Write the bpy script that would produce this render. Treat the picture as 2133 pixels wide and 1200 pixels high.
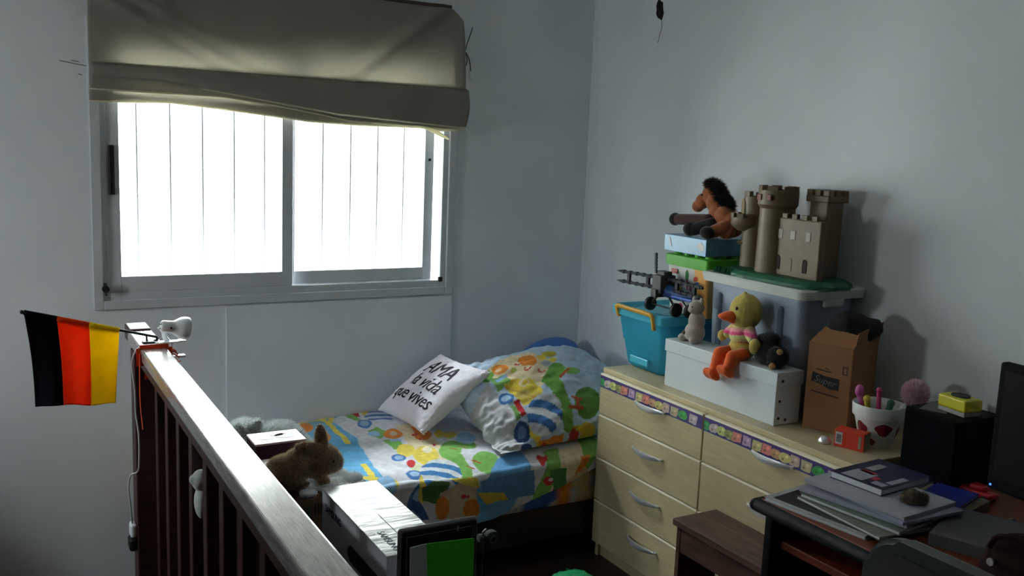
import bpy, bmesh, math, random
import numpy as np
from mathutils import Vector, Matrix, Euler, noise
R = math.radians
PI = math.pi
random.seed(7)
for o in list(bpy.data.objects):
    bpy.data.objects.remove(o, do_unlink=True)
SC = bpy.context.scene
COL = SC.collection

# ------------------------------------------------------------------ camera, sky, light, exposure
def look_matrix(yaw, pitch, roll, loc):
    f = Vector((math.sin(yaw)*math.cos(pitch), math.cos(yaw)*math.cos(pitch), -math.sin(pitch)))
    r = Vector((math.cos(yaw), -math.sin(yaw), 0)); u = r.cross(f)
    r2 = math.cos(roll)*r + math.sin(roll)*u
    u2 = -math.sin(roll)*r + math.cos(roll)*u
    return Matrix(((r2.x, u2.x, -f.x, loc[0]), (r2.y, u2.y, -f.y, loc[1]), (r2.z, u2.z, -f.z, loc[2]), (0, 0, 0, 1)))
cam = bpy.data.objects.new('camera', bpy.data.cameras.new('camera'))
COL.objects.link(cam)
cam.data.sensor_width = 36.0
cam.data.lens = 33.0
cam.data.clip_start = 0.02
cam.matrix_world = look_matrix(R(29.75), R(8.75), R(2.37), (0, 0, 1.6))
SC.camera = cam

SKY_STRENGTH = 14.0
world = bpy.data.worlds.new('overcast_sky'); SC.world = world
world.use_nodes = True
wn = world.node_tree; wn.nodes.clear()
tc = wn.nodes.new('ShaderNodeTexCoord'); sep = wn.nodes.new('ShaderNodeSeparateXYZ')
mr = wn.nodes.new('ShaderNodeMapRange'); mr.inputs['From Min'].default_value = -1; mr.inputs['From Max'].default_value = 1
rp = wn.nodes.new('ShaderNodeValToRGB')
rp.color_ramp.elements[0].position = 0.0; rp.color_ramp.elements[0].color = (0.60, 0.61, 0.60, 1)
rp.color_ramp.elements[1].position = 1.0; rp.color_ramp.elements[1].color = (1.48, 1.56, 1.62, 1)
e = rp.color_ramp.elements.new(0.47); e.color = (0.60, 0.61, 0.60, 1)
e = rp.color_ramp.elements.new(0.56); e.color = (0.68, 0.70, 0.71, 1)
bg = wn.nodes.new('ShaderNodeBackground'); wo = wn.nodes.new('ShaderNodeOutputWorld')
bg.inputs['Strength'].default_value = SKY_STRENGTH
wn.links.new(tc.outputs['Generated'], sep.inputs[0]); wn.links.new(sep.outputs['Z'], mr.inputs['Value'])
wn.links.new(mr.outputs[0], rp.inputs[0]); wn.links.new(rp.outputs[0], bg.inputs['Color']); wn.links.new(bg.outputs[0], wo.inputs[0])

# light portal that only guides sky sampling through the window opening (gives off no light itself)
pl = bpy.data.lights.new('window_portal', 'AREA'); pl.shape = 'RECTANGLE'; pl.size = 1.42; pl.size_y = 1.0
pl.cycles.is_portal = True
po = bpy.data.objects.new('window_portal', pl); COL.objects.link(po)
po.location = (1.085, 3.90, 1.45); po.rotation_euler = (R(-90), 0, 0)

p2 = pl.copy(); p2.size = 0.44; p2.size_y = 0.40  # same sampling guide for the added fill opening on the left
po2 = bpy.data.objects.new('fill_window_portal', p2); COL.objects.link(po2)
po2.location = (-1.31, 2.92, 1.41); po2.rotation_euler = (0, R(-90), 0)

SC.view_settings.view_transform = 'Standard'
SC.view_settings.look = 'None'
SC.view_settings.gamma = 1.0
SC.view_settings.use_curve_mapping = False
SC.view_settings.exposure = 2.1
SC.cycles.use_denoising = True
SC.cycles.max_bounces = 14
SC.cycles.diffuse_bounces = 10
SC.cycles.transparent_max_bounces = 12
SC.cycles.sample_clamp_indirect = 6.0

# ------------------------------------------------------------------ helpers
def lin(c):
    return tuple(((v/255)/12.92 if v/255 <= 0.04045 else ((v/255+0.055)/1.055)**2.4) for v in c[:3])

MATS = {}
def M(name, rgb, rough=0.6, metal=0.0, var=0.10, scale=12.0, stretch=(1, 1, 1), bump=0.0, bscale=80.0, bdist=0.002,
      coat=0.0, sheen=0.0, transl=0.0, trcol=None, transp=0.0, attr=None, detail=4.0, spec=0.5, bstretch=(1, 1, 1), emit=0.0):
    """Principled material with a procedural colour variation and bump."""
    if name in MATS: return MATS[name]
    m = bpy.data.materials.new(name); MATS[name] = m
    m.use_nodes = True
    nt = m.node_tree; N = nt.nodes; L = nt.links
    b = N['Principled BSDF']; out = N['Material Output']
    c = lin(rgb)
    co = N.new('ShaderNodeTexCoord'); mp = N.new('ShaderNodeMapping'); mp.inputs['Scale'].default_value = stretch
    L.new(co.outputs['Object'], mp.inputs['Vector'])
    nz = N.new('ShaderNodeTexNoise'); nz.inputs['Scale'].default_value = scale; nz.inputs['Detail'].default_value = detail
    L.new(mp.outputs[0], nz.inputs['Vector'])
    mx = N.new('ShaderNodeMix'); mx.data_type = 'RGBA'; mx.blend_type = 'MULTIPLY'; mx.inputs['Factor'].default_value = 1.0
    ramp = N.new('ShaderNodeValToRGB')
    ramp.color_ramp.elements[0].position = 0.3; ramp.color_ramp.elements[1].position = 0.7
    lo = max(0.0, 1-var*1.6); ramp.color_ramp.elements[0].color = (lo, lo, lo, 1)
    hi = 1+var*0.4; ramp.color_ramp.elements[1].color = (hi, hi, hi, 1)
    L.new(nz.outputs['Fac'], ramp.inputs[0])
    if attr:
        at = N.new('ShaderNodeAttribute'); at.attribute_name = attr
        L.new(at.outputs['Color'], mx.inputs['A'])
    else:
        mx.inputs['A'].default_value = (*c, 1)
    L.new(ramp.outputs[0], mx.inputs['B'])
    colout = mx.outputs['Result']
    L.new(colout, b.inputs['Base Color'])
    b.inputs['Roughness'].default_value = rough; b.inputs['Metallic'].default_value = metal
    b.inputs['Specular IOR Level'].default_value = spec
    if coat: b.inputs['Coat Weight'].default_value = coat; b.inputs['Coat Roughness'].default_value = 0.15
    if sheen: b.inputs['Sheen Weight'].default_value = sheen; b.inputs['Sheen Roughness'].default_value = 0.4
    if emit:
        b.inputs['Emission Strength'].default_value = emit; b.inputs['Emission Color'].default_value = (*c, 1)
    if bump:
        mp2 = N.new('ShaderNodeMapping'); mp2.inputs['Scale'].default_value = bstretch
        L.new(co.outputs['Object'], mp2.inputs['Vector'])
        n2 = N.new('ShaderNodeTexNoise'); n2.inputs['Scale'].default_value = bscale; n2.inputs['Detail'].default_value = 5
        L.new(mp2.outputs[0], n2.inputs['Vector'])
        bp = N.new('ShaderNodeBump'); bp.inputs['Strength'].default_value = bump; bp.inputs['Distance'].default_value = bdist
        L.new(n2.outputs['Fac'], bp.inputs['Height']); L.new(bp.outputs[0], b.inputs['Normal'])
    last = b.outputs[0]
    if transl:
        t = N.new('ShaderNodeBsdfTranslucent')
        if trcol: t.inputs['Color'].default_value = (*lin(trcol), 1)
        else: L.new(colout, t.inputs['Color'])
        ms = N.new('ShaderNodeMixShader'); ms.inputs[0].default_value = transl
        L.new(last, ms.inputs[1]); L.new(t.outputs[0], ms.inputs[2]); last = ms.outputs[0]
    if transp:
        t = N.new('ShaderNodeBsdfTransparent'); t.inputs['Color'].default_value = (*[min(1, v*0.6+0.4) for v in c], 1)
        ms = N.new('ShaderNodeMixShader'); ms.inputs[0].default_value = transp
        L.new(last, ms.inputs[1]); L.new(t.outputs[0], ms.inputs[2]); last = ms.outputs[0]
    L.new(last, out.inputs['Surface'])
    return m

def tag(o, label=None, cat=None, group=None, kind=None):
    if label: o['label'] = label
    if cat: o['category'] = cat
    if group: o['group'] = group
    if kind: o['kind'] = kind
    return o

def thing(name, label, cat, loc=(0, 0, 0), rotz=0.0, group=None):
    o = bpy.data.objects.new(name, None); COL.objects.link(o)
    o.empty_display_size = 0.05
    o.location = loc; o.rotation_euler = (0, 0, rotz)
    return tag(o, label, cat, group)

def chain(o):
    m = Matrix.Identity(4)
    while o is not None:
        m = (Matrix.Translation(o.location) @ o.rotation_euler.to_matrix().to_4x4()) @ m
        o = o.parent
    return m

def link_mesh(name, me, mat, parent=None, loc=None, world=True, smooth=False):
    """Links mesh data (made in world coordinates unless world=False) as one object."""
    o = bpy.data.objects.new(name, me)
    if mat is not None and not me.materials: me.materials.append(mat)
    if parent is not None:
        o.parent = parent
        if world: me.transform(chain(parent).inverted())
    elif loc is not None:
        if world: me.transform(Matrix.Translation(-Vector(loc)))
        o.location = loc
    if smooth:
        for p in me.polygons: p.use_smooth = True
    COL.objects.link(o)
    return o

def obj(name, bm, mat, parent=None, loc=None, world=True, smooth=False, label=None, auto=None):
    me = bpy.data.meshes.new(name)
    bmesh.ops.recalc_face_normals(bm, faces=bm.faces[:])
    bm.to_mesh(me); bm.free()
    o = link_mesh(name, me, mat, parent, loc, world, smooth)
    if auto: me.set_sharp_from_angle(angle=R(auto))
    if label: o['label'] = label
    return o

def single(name, bm, mat, label, cat, loc, group=None, smooth=False, auto=None, kind=None):
    o = obj(name, bm, mat, None, loc, True, smooth, None, auto)
    return tag(o, label, cat, group, kind)

def struct(name, bm, mat, parent=None, smooth=False):
    o = obj(name, bm, mat, parent, None, True, smooth)
    if parent is None: o['kind'] = 'structure'
    return o

def B(): return bmesh.new()

def xf(bm, verts, m):
    for v in verts: v.co = m @ v.co

def box(bm, x0, x1, y0, y1, z0, z1, bev=0.0, seg=2, m=None):
    r = bmesh.ops.create_cube(bm, size=1.0)
    vs = r['verts']
    for v in vs:
        v.co = Vector(((x0+x1)/2+v.co.x*(x1-x0), (y0+y1)/2+v.co.y*(y1-y0), (z0+z1)/2+v.co.z*(z1-z0)))
    if bev > 0:
        es = list({e for v in vs for e in v.link_edges})
        r = bmesh.ops.bevel(bm, geom=es, offset=bev, segments=seg, affect='EDGES', profile=0.5)
        vs = list({v for f in r['faces'] for v in f.verts} | {v for v in vs if v.is_valid})
    if m is not None: xf(bm, vs, m)
    return vs

def frame_axes(d):
    d = Vector(d).normalized()
    a = Vector((0, 0, 1)) if abs(d.z) < 0.9 else Vector((1, 0, 0))
    x = a.cross(d).normalized(); y = d.cross(x)
    return x, y, d

def cyl(bm, p0, p1, r0, r1=None, n=20, cap=True):
    r1 = r0 if r1 is None else r1
    p0 = Vector(p0); p1 = Vector(p1); x, y, d = frame_axes(p1-p0)
    A = []; C = []
    for i in range(n):
        a = 2*PI*i/n; o = x*math.cos(a)+y*math.sin(a)
        A.append(bm.verts.new(p0+o*r0)); C.append(bm.verts.new(p1+o*r1))
    for i in range(n):
        j = (i+1) % n; bm.faces.new((A[i], A[j], C[j], C[i]))
    if cap:
        bm.faces.new(A[::-1]); bm.faces.new(C)
    return A+C

def lathe(bm, prof, n=32, m=None, a0=0.0, a1=2*PI):
    """prof: list of (r,z); axis z; transformed with m."""
    rings = []; full = abs(a1-a0-2*PI) < 1e-6; k = n if full else n+1
    vs = []
    for r, z in prof:
        if r < 1e-6:
            v = bm.verts.new((0, 0, z)); rings.append([v]); vs.append(v)
        else:
            ring = []
            for i in range(k):
                a = a0+(a1-a0)*i/n; v = bm.verts.new((r*math.cos(a), r*math.sin(a), z)); ring.append(v)
            rings.append(ring); vs += ring
    for A, C in zip(rings, rings[1:]):
        for i in range(n):
            j = (i+1) % k
            if len(A) == 1 and len(C) == 1: continue
            if len(A) == 1: bm.faces.new((A[0], C[j], C[i]))
            elif len(C) == 1: bm.faces.new((A[i], A[j], C[0]))
            else: bm.faces.new((A[i], A[j], C[j], C[i]))
    if m is not None: xf(bm, vs, m)
    return vs

def smooth_path(pts, k=6):
    P = [Vector(p) for p in pts]; out = []
    for i in range(len(P)-1):
        a = P[max(i-1, 0)]; b = P[i]; c = P[i+1]; d = P[min(i+2, len(P)-1)]
        for j in range(k):
            t = j/k
            out.append(0.5*((2*b)+(c-a)*t+(2*a-5*b+4*c-d)*t*t+(3*b-a-3*c+d)*t**3))
    out.append(P[-1]); return out

def tube(bm, pts, r, n=8, k=6, flat=None, up=None):
    """Round (or flat, when flat=(w,t)) tube along a smoothed path; r may be a list at the control points."""
    P = smooth_path(pts, k) if k > 1 else [Vector(p) for p in pts]
    rr = r if isinstance(r, (list, tuple)) else [r]*len(pts)
    rings = []
    prevx = None
    for i, p in enumerate(P):
        d = (P[min(i+1, len(P)-1)]-P[max(i-1, 0)]).normalized()
        if up is not None: x = Vector(up).cross(d).normalized()
        elif prevx is None: x = frame_axes(d)[0]
        else: x = (prevx-d*prevx.dot(d)).normalized()
        prevx = x; y = d.cross(x)
        t = i/max(1, len(P)-1)*(len(rr)-1); a = int(min(t, len(rr)-2)) if len(rr) > 1 else 0
        ra = rr[a]+(rr[a+1]-rr[a])*(t-a) if len(rr) > 1 else rr[0]
        ring = []
        for j in range(n):
            an = 2*PI*(j+0.5)/n
            if flat:
                sx = math.copysign(abs(math.cos(an))**0.35, math.cos(an)); sy = math.copysign(abs(math.sin(an))**0.35, math.sin(an))
                ring.append(bm.verts.new(p+x*sx*flat[0]/2+y*sy*flat[1]/2))
            else:
                ring.append(bm.verts.new(p+(x*math.cos(an)+y*math.sin(an))*ra))
        rings.append(ring)
    for A, C in zip(rings, rings[1:]):
        for j in range(n):
            bm.faces.new((A[j], A[(j+1) % n], C[(j+1) % n], C[j]))
    bm.faces.new(rings[0][::-1]); bm.faces.new(rings[-1])

def ell(bm, c, r, rot=None, seg=20, m=None):
    q = bmesh.ops.create_uvsphere(bm, u_segments=seg, v_segments=max(8, seg*2//3), radius=1.0)
    mm = Matrix.Translation(Vector(c)) @ (Euler(rot).to_matrix().to_4x4() if rot else Matrix.Identity(4)) @ Matrix.Diagonal((r[0], r[1], r[2], 1))
    if m is not None: mm = m @ mm
    xf(bm, q['verts'], mm); return q['verts']

def capsule(bm, p0, p1, r0, r1=None, seg=16):
    r1 = r0 if r1 is None else r1
    cyl(bm, p0, p1, r0, r1, seg); ell(bm, p0, (r0,)*3, None, seg); ell(bm, p1, (r1,)*3, None, seg)

def prism(bm, poly, h0, h1, m=None):
    A = [bm.verts.new((x, y, h0)) for x, y in poly]; C = [bm.verts.new((x, y, h1)) for x, y in poly]
    n = len(poly)
    bm.faces.new(A[::-1]); bm.faces.new(C)
    for i in range(n): bm.faces.new((A[i], A[(i+1) % n], C[(i+1) % n], C[i]))
    if m is not None: xf(bm, A+C, m)
    return A+C

def axes(origin, x, y):
    x = Vector(x).normalized(); y = Vector(y); y = (y-x*y.dot(x)).normalized(); z = x.cross(y)
    o = Vector(origin)
    return Matrix(((x.x, y.x, z.x, o.x), (x.y, y.y, z.y, o.y), (x.z, y.z, z.z, o.z), (0, 0, 0, 1)))

def fused(bm, voxel=0.004, smooth=4):
    """One continuous skin around overlapping volumes."""
    me = bpy.data.meshes.new('tmp'); bm.to_mesh(me); bm.free()
    o = bpy.data.objects.new('tmp', me); COL.objects.link(o)
    md = o.modifiers.new('r', 'REMESH'); md.mode = 'VOXEL'; md.voxel_size = voxel
    ms = o.modifiers.new('s', 'SMOOTH'); ms.iterations = smooth; ms.factor = 0.5
    dg = bpy.context.evaluated_depsgraph_get()
    out = bpy.data.meshes.new_from_object(o.evaluated_get(dg))
    bpy.data.objects.remove(o, do_unlink=True); bpy.data.meshes.remove(me)
    out.materials.clear()
    for p in out.polygons: p.use_smooth = True
    return out

def fur(me, n, length, jitter=0.5, seed=1, droop=0.0):
    """Mesh of short hair blades standing on the triangles of me (same space)."""
    rnd = np.random.default_rng(seed)
    me.calc_loop_triangles()
    nv = len(me.vertices); co = np.empty(nv*3); me.vertices.foreach_get('co', co); co = co.reshape(-1, 3)
    t = np.empty(len(me.loop_triangles)*3, dtype=np.int32); me.loop_triangles.foreach_get('vertices', t); t = t.reshape(-1, 3)
    a, b, c = co[t[:, 0]], co[t[:, 1]], co[t[:, 2]]
    nr = np.cross(b-a, c-a); ar = np.linalg.norm(nr, axis=1); nr = nr/np.maximum(ar, 1e-12)[:, None]
    pick = rnd.choice(len(t), n, p=ar/ar.sum())
    u = rnd.random((n, 1)); v = rnd.random((n, 1)); sw = (u+v) > 1; u = np.where(sw, 1-u, u); v = np.where(sw, 1-v, v)
    p = a[pick]+(b-a)[pick]*u+(c-a)[pick]*v
    d = nr[pick]+rnd.normal(0, jitter, (n, 3)); d[:, 2] -= droop; d /= np.linalg.norm(d, axis=1)[:, None]
    s = np.cross(d, rnd.normal(0, 1, (n, 3))); s /= np.linalg.norm(s, axis=1)[:, None]
    w = length*0.07; L = length*(0.6+0.7*rnd.random((n, 1)))
    V = np.empty((n*3, 3)); V[0::3] = p-s*w-d*length*0.1; V[1::3] = p+s*w-d*length*0.1; V[2::3] = p+d*L
    out = bpy.data.meshes.new('fur')
    out.from_pydata(V.tolist(), [], np.arange(n*3).reshape(-1, 3).tolist())
    return out

def furred(name, bm, mat, parent, voxel, smooth, n, length, furmat=None, seed=1, loc=None, jitter=0.5):
    me = fused(bm, voxel, smooth)
    f = fur(me, n, length, jitter, seed) if n else None
    o = link_mesh(name, me, mat, parent, loc, True)
    if f:
        h = link_mesh('fur', f, furmat or mat, None, None, False)
        h.parent = o
        h.data.transform(chain(o).inverted())
        h['kind'] = 'stuff'
    return o

def text_mesh(s, size, m, ext=0.0006, align='CENTER', shear=0.0, warp=None, space=1.0):
    cu = bpy.data.curves.new('t', 'FONT'); cu.body = s; cu.size = size; cu.align_x = align; cu.align_y = 'CENTER'
    cu.extrude = ext; cu.shear = shear; cu.resolution_u = 3; cu.space_character = space
    o = bpy.data.objects.new('t', cu); COL.objects.link(o)
    dg = bpy.context.evaluated_depsgraph_get(); dg.update()
    me = bpy.data.meshes.new_from_object(o.evaluated_get(dg))
    bpy.data.objects.remove(o, do_unlink=True); bpy.data.curves.remove(cu)
    me.materials.clear()
    if warp:
        q = bmesh.new(); q.from_mesh(me); bmesh.ops.triangulate(q, faces=q.faces[:])
        for _ in range(4):
            es = [e for e in q.edges if e.calc_length() > 0.007]
            if not es: break
            bmesh.ops.subdivide_edges(q, edges=es, cuts=1); bmesh.ops.triangulate(q, faces=[f for f in q.faces if len(f.verts) > 3])
        q.to_mesh(me); q.free()
        for v in me.vertices: v.co = warp(v.co)
    if m is not None: me.transform(m)
    return me

def paint(me, fn, name='col'):
    """Printed colour per vertex (flat print)."""
    at = me.attributes.new(name, 'FLOAT_COLOR', 'POINT')
    n = len(me.vertices); co = np.empty(n*3); me.vertices.foreach_get('co', co)
    c = fn(co.reshape(-1, 3)); at.data.foreach_set('color', np.concatenate([c, np.ones((n, 1))], 1).ravel())

def shapes(u, v, base, lst, wob=0.0):
    """Painter's list of flat printed shapes: ('e',cx,cy,rx,ry,rot,col) ('p',pts,col) ('s',cx,cy,rx,ry,rot,col,col2,nstripes) ('l',x0,y0,x1,y1,w,col)."""
    c = np.tile(np.array(lin(base)), (len(u), 1))
    if wob:
        w1 = np.sin(u*61+1.3*np.sin(v*47))*wob; w2 = np.sin(v*53+1.7*np.sin(u*59))*wob
        u = u+w1; v = v+w2
    for s in lst:
        if s[0] in 'es':
            _, cx, cy, rx, ry, rot = s[:6]
            du, dv = u-cx, v-cy; ca, sa = math.cos(rot), math.sin(rot)
            a = (du*ca+dv*sa)/rx; b = (-du*sa+dv*ca)/ry
            k = a*a+b*b < 1
            c[k] = lin(s[6])
            if s[0] == 's':
                k2 = k & (np.floor((a+0.25*b*b+1)*s[8]/2) % 2 == 0)
                c[k2] = lin(s[7])
        elif s[0] == 'p':
            P = s[1]; k = np.zeros(len(u), bool)
            for i in range(len(P)):
                x0, y0 = P[i]; x1, y1 = P[i-1]
                cr = ((y0 > v) != (y1 > v))
                with np.errstate(divide='ignore', invalid='ignore'):
                    xx = (x1-x0)*(v-y0)/(y1-y0 if y1 != y0 else 1e-9)+x0
                k ^= cr & (u < xx)
            c[k] = lin(s[2])
        elif s[0] == 'l':
            _, x0, y0, x1, y1, w, cc = s
            dx, dy = x1-x0, y1-y0; L2 = dx*dx+dy*dy
            t = np.clip(((u-x0)*dx+(v-y0)*dy)/L2, 0, 1)
            k = (u-x0-t*dx)**2+(v-y0-t*dy)**2 < w*w/4
            c[k] = lin(cc)
    return c

def grid_mesh(name, nu, nv, fn):
    """Sheet from fn(i/nu, j/nv) -> Vector."""
    V = [fn(i/nu, j/nv) for j in range(nv+1) for i in range(nu+1)]
    F = [(j*(nu+1)+i, j*(nu+1)+i+1, (j+1)*(nu+1)+i+1, (j+1)*(nu+1)+i) for j in range(nv) for i in range(nu)]
    me = bpy.data.meshes.new(name); me.from_pydata([tuple(v) for v in V], [], F); me.update()
    return me

def solid(o, t, off=-1.0):
    md = o.modifiers.new('thick', 'SOLIDIFY'); md.thickness = t; md.offset = off
    return o

def nz(x, y, z=0.0): return noise.noise(Vector((x, y, z)))
# ------------------------------------------------------------------ materials
WALL = M('wall_paint', (226, 232, 236), rough=0.75, var=0.04, scale=3, bump=0.25, bscale=160, bdist=0.0008)
WALLW = M('bounce_cut_brown', (112, 96, 84), rough=0.8, var=0.05, scale=3)  # brown added to the unseen walls to cut bounced light
CEIL = M('ceiling_paint', (240, 240, 238), rough=0.8, var=0.03)
FLOOR = M('dark_floor', (52, 40, 34), rough=0.45, var=0.2, scale=8, stretch=(1, 6, 1))
ALU = M('white_aluminium', (200, 206, 210), rough=0.4, var=0.03)
ALU_D = M('frame_groove', (90, 96, 100), rough=0.6)
BLACKP = M('black_plastic', (16, 16, 18), rough=0.5, var=0.1)
DARKP = M('dark_grey_plastic', (52, 54, 60), rough=0.45)
WHITEP = M('white_plastic', (226, 232, 234), rough=0.35, var=0.03)
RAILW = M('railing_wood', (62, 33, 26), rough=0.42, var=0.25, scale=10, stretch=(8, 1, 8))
RAILTOP = M('worn_glare_rail_top', (182, 178, 174), rough=0.24, var=0.30, scale=26, stretch=(4, 0.7, 4), bump=0.25, bscale=60, bdist=0.0012, bstretch=(4, 0.4, 4), coat=0.8, spec=0.8)  # pale base colour stands in for window glare on the worn rail
MAPLE = M('pale_maple', (198, 184, 146), rough=0.42, var=0.10, scale=6, stretch=(1.5, 1.5, 14), detail=6)
MAPLE2 = M('maple_edge_lit', (252, 244, 220), rough=0.35, var=0.05, scale=10)  # cream brightened to paint the light caught by drawer edges
CHROME = M('satin_chrome', (235, 235, 235), rough=0.36, metal=0.75, var=0.03)
STOOLW = M('worn_stool_wood', (100, 68, 56), rough=0.55, var=0.38, scale=9, stretch=(5, 0.8, 5), detail=7)
DESKTOP = M('cherry_laminate', (128, 60, 32), rough=0.45, var=0.15, scale=8, stretch=(4, 0.6, 1))
DESKB = M('black_laminate', (8, 8, 10), rough=0.7, spec=0.2, var=0.1)
PAPER = M('paper', (218, 222, 228), rough=0.7, var=0.04)
GLASS = None

def glass_mat():
    m = bpy.data.materials.new('window_glass'); m.use_nodes = True
    nt = m.node_tree; N = nt.nodes; L = nt.links; N.clear()
    t = N.new('ShaderNodeBsdfTransparent'); t.inputs[0].default_value = (0.95, 0.97, 0.97, 1)
    g = N.new('ShaderNodeBsdfGlossy'); g.inputs['Roughness'].default_value = 0.02
    mx = N.new('ShaderNodeMixShader'); fr = N.new('ShaderNodeFresnel'); fr.inputs[0].default_value = 1.3
    o = N.new('ShaderNodeOutputMaterial')
    L.new(fr.outputs[0], mx.inputs[0]); L.new(t.outputs[0], mx.inputs[1]); L.new(g.outputs[0], mx.inputs[2]); L.new(mx.outputs[0], o.inputs[0])
    return m
GLASS = glass_mat()

# ------------------------------------------------------------------ room shell
XW, YB, ZC = 2.5, 3.714, 2.62
WX0, WX1, WZ0, WZ1 = 0.385, 1.785, 0.962, 1.95        # window opening
b = B()
box(b, -1.3, WX0, YB, YB+0.16, -2.6, ZC)
box(b, WX1, XW+0.15, YB, YB+0.16, -2.6, ZC)
box(b, WX0, WX1, YB, YB+0.16, -2.6, WZ0)
box(b, WX0, WX1, YB, YB+0.16, WZ1, ZC)
struct('wall_back', b, WALL)
b = B(); box(b, XW, XW+0.15, -4.0, YB, -0.2, ZC); struct('wall_right', b, WALL)
LY0, LY1, LZ0, LZ1 = 2.70, 3.14, 1.20, 1.62        # opening added in the unseen left wall to let in fill light
b = B(); box(b, -1.3, -1.15, -4.0, LY0, -2.6, ZC); box(b, -1.3, -1.15, LY1, YB, -2.6, ZC); box(b, -1.3, -1.15, LY0, LY1, -2.6, LZ0); box(b, -1.3, -1.15, LY0, LY1, LZ1, ZC)
struct('wall_left', b, WALLW)
b = B(); box(b, -1.3, XW+0.15, -4.15, -4.0, -0.2, ZC); struct('wall_front', b, WALLW)
b = B(); box(b, -1.3, XW+0.15, -4.15, YB+0.16, ZC, ZC+0.1); struct('ceiling', b, CEIL)
b = B(); box(b, 0.40, XW, -4.0, 3.118, -0.2, 0.0); box(b, 0.495, XW, 3.118, YB, -0.2, 0.0); box(b, -1.15, 0.40, -4.0, 0.6, -0.2, 0.0); struct('floor', b, FLOOR)
b = B(); box(b, -1.15, XW, 0.4, YB, -2.75, -2.6); struct('floor_lower', b, FLOOR)
b = B(); box(b, 0.495, 0.57, 0.45, YB, -2.6, -0.2); box(b, -1.15, 0.48, 0.45, 0.6, -2.6, -0.2); struct('wall_stairwell', b, WALLW)

# raised board under the window
b = B(); box(b, 0.828, 1.812, YB-0.010, YB, 0.0, 0.922, 0.002); o = struct('trim_1', b, WALL)

# ------------------------------------------------------------------ window
win = bpy.data.objects.new('window_1', None); COL.objects.link(win); win['kind'] = 'structure'
win.location = (1.085, YB, WZ0)
b = B()   # casing, mitred look
cx0, cx1, cz0, cz1, cw = 0.352, 1.812, 0.93, 1.985, 0.034
box(b, cx0, cx0+cw, YB-0.014, YB, cz0, cz1, 0.003); box(b, cx1-cw, cx1, YB-0.014, YB, cz0, cz1, 0.003)
box(b, cx0+cw, cx1-cw, YB-0.014, YB, cz0, cz0+cw, 0.003); box(b, cx0+cw, cx1-cw, YB-0.014, YB, cz1-cw, cz1, 0.003)
obj('casing', b, ALU, win)
b = B()   # fixed outer frame in the opening
box(b, WX0, WX0+0.022, YB+0.0, YB+0.10, WZ0, WZ1, 0.002); box(b, WX1-0.03, WX1, YB+0.0, YB+0.10, WZ0, WZ1, 0.002)
box(b, WX0+0.022, WX1-0.03, YB+0.0, YB+0.10, WZ0, WZ0+0.03, 0.002); box(b, WX0+0.022, WX1-0.03, YB+0.0, YB+0.10, WZ1-0.03, WZ1, 0.002)
obj('outer_frame', b, ALU, win)
def sash(name, x0, x1, y0, y1, z0, z1, sl, sr, sb, st):
    b = B()
    box(b, x0, x0+sl, y0, y1, z0, z1, 0.002); box(b, x1-sr, x1, y0, y1, z0, z1, 0.002)
    box(b, x0+sl, x1-sr, y0, y1, z0, z0+sb, 0.002); box(b, x0+sl, x1-sr, y0, y1, z1-st, z1, 0.002)
    o = obj(name, b, ALU, win)
    b = B(); box(b, x0+sl-0.004, x1-sr+0.004, (y0+y1)/2-0.002, (y0+y1)/2+0.002, z0+sb-0.004, z1-st+0.004)
    obj('pane', b, GLASS, o)
    return o
s1 = sash('sash', WX0+0.022, 1.096, YB+0.006, YB+0.036, WZ0+0.03, WZ1-0.03, 0.044, 0.042, 0.058, 0.05)
s2 = sash('sash', 1.075, WX1-0.052, YB+0.050, YB+0.080, WZ0+0.03, WZ1-0.03, 0.042, 0.042, 0.052, 0.05)
b = B(); box(b, 0.414, 0.434, YB-0.006, YB+0.006, 1.355, 1.535, 0.004); obj('pull_handle', b, BLACKP, s1, label='long black pull handle')
b = B(); cyl(b, (0.392, YB-0.030, 1.010), (0.392, YB-0.012, 1.010), 0.013, n=14); cyl(b, (0.392, YB-0.022, 1.010), (0.393, YB-0.022, 0.985), 0.003, n=8); cyl(b, (0.390, YB-0.022, 1.022), (0.390, YB-0.022, 1.032), 0.006, n=8); cyl(b, (0.392, YB-0.012, 1.010), (0.392, YB, 1.010), 0.006, n=8)
obj('lock', b, BLACKP, win, label='small round black lock')
b = B(); box(b, 1.747, 1.766, YB-0.004, YB+0.006, 0.985, 1.006, 0.002); obj('rail_stop', b, BLACKP, win, label='black rail stop')
b = B(); cyl(b, (1.712, YB+0.046, 1.515), (1.712, YB+0.051, 1.515), 0.006, n=12); obj('screw_hole', b, BLACKP, s2)
w2 = bpy.data.objects.new('fill_window', None); COL.objects.link(w2); w2['kind'] = 'structure'  # window added out of view for fill light
w2.location = (-1.2, (LY0+LY1)/2, LZ0)
b = B()
for y in (LY0, (LY0+LY1)/2-0.02, LY1-0.04): box(b, -1.24, -1.19, y, y+0.04, LZ0, LZ1, 0.002)
for z in (LZ0, LZ1-0.04): box(b, -1.24, -1.19, LY0, LY1, z, z+0.04, 0.002)
obj('frame', b, ALU, w2)
b = B(); box(b, -1.218, -1.213, LY0+0.03, LY1-0.03, LZ0+0.03, LZ1-0.03); obj('pane', b, GLASS, w2)
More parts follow.
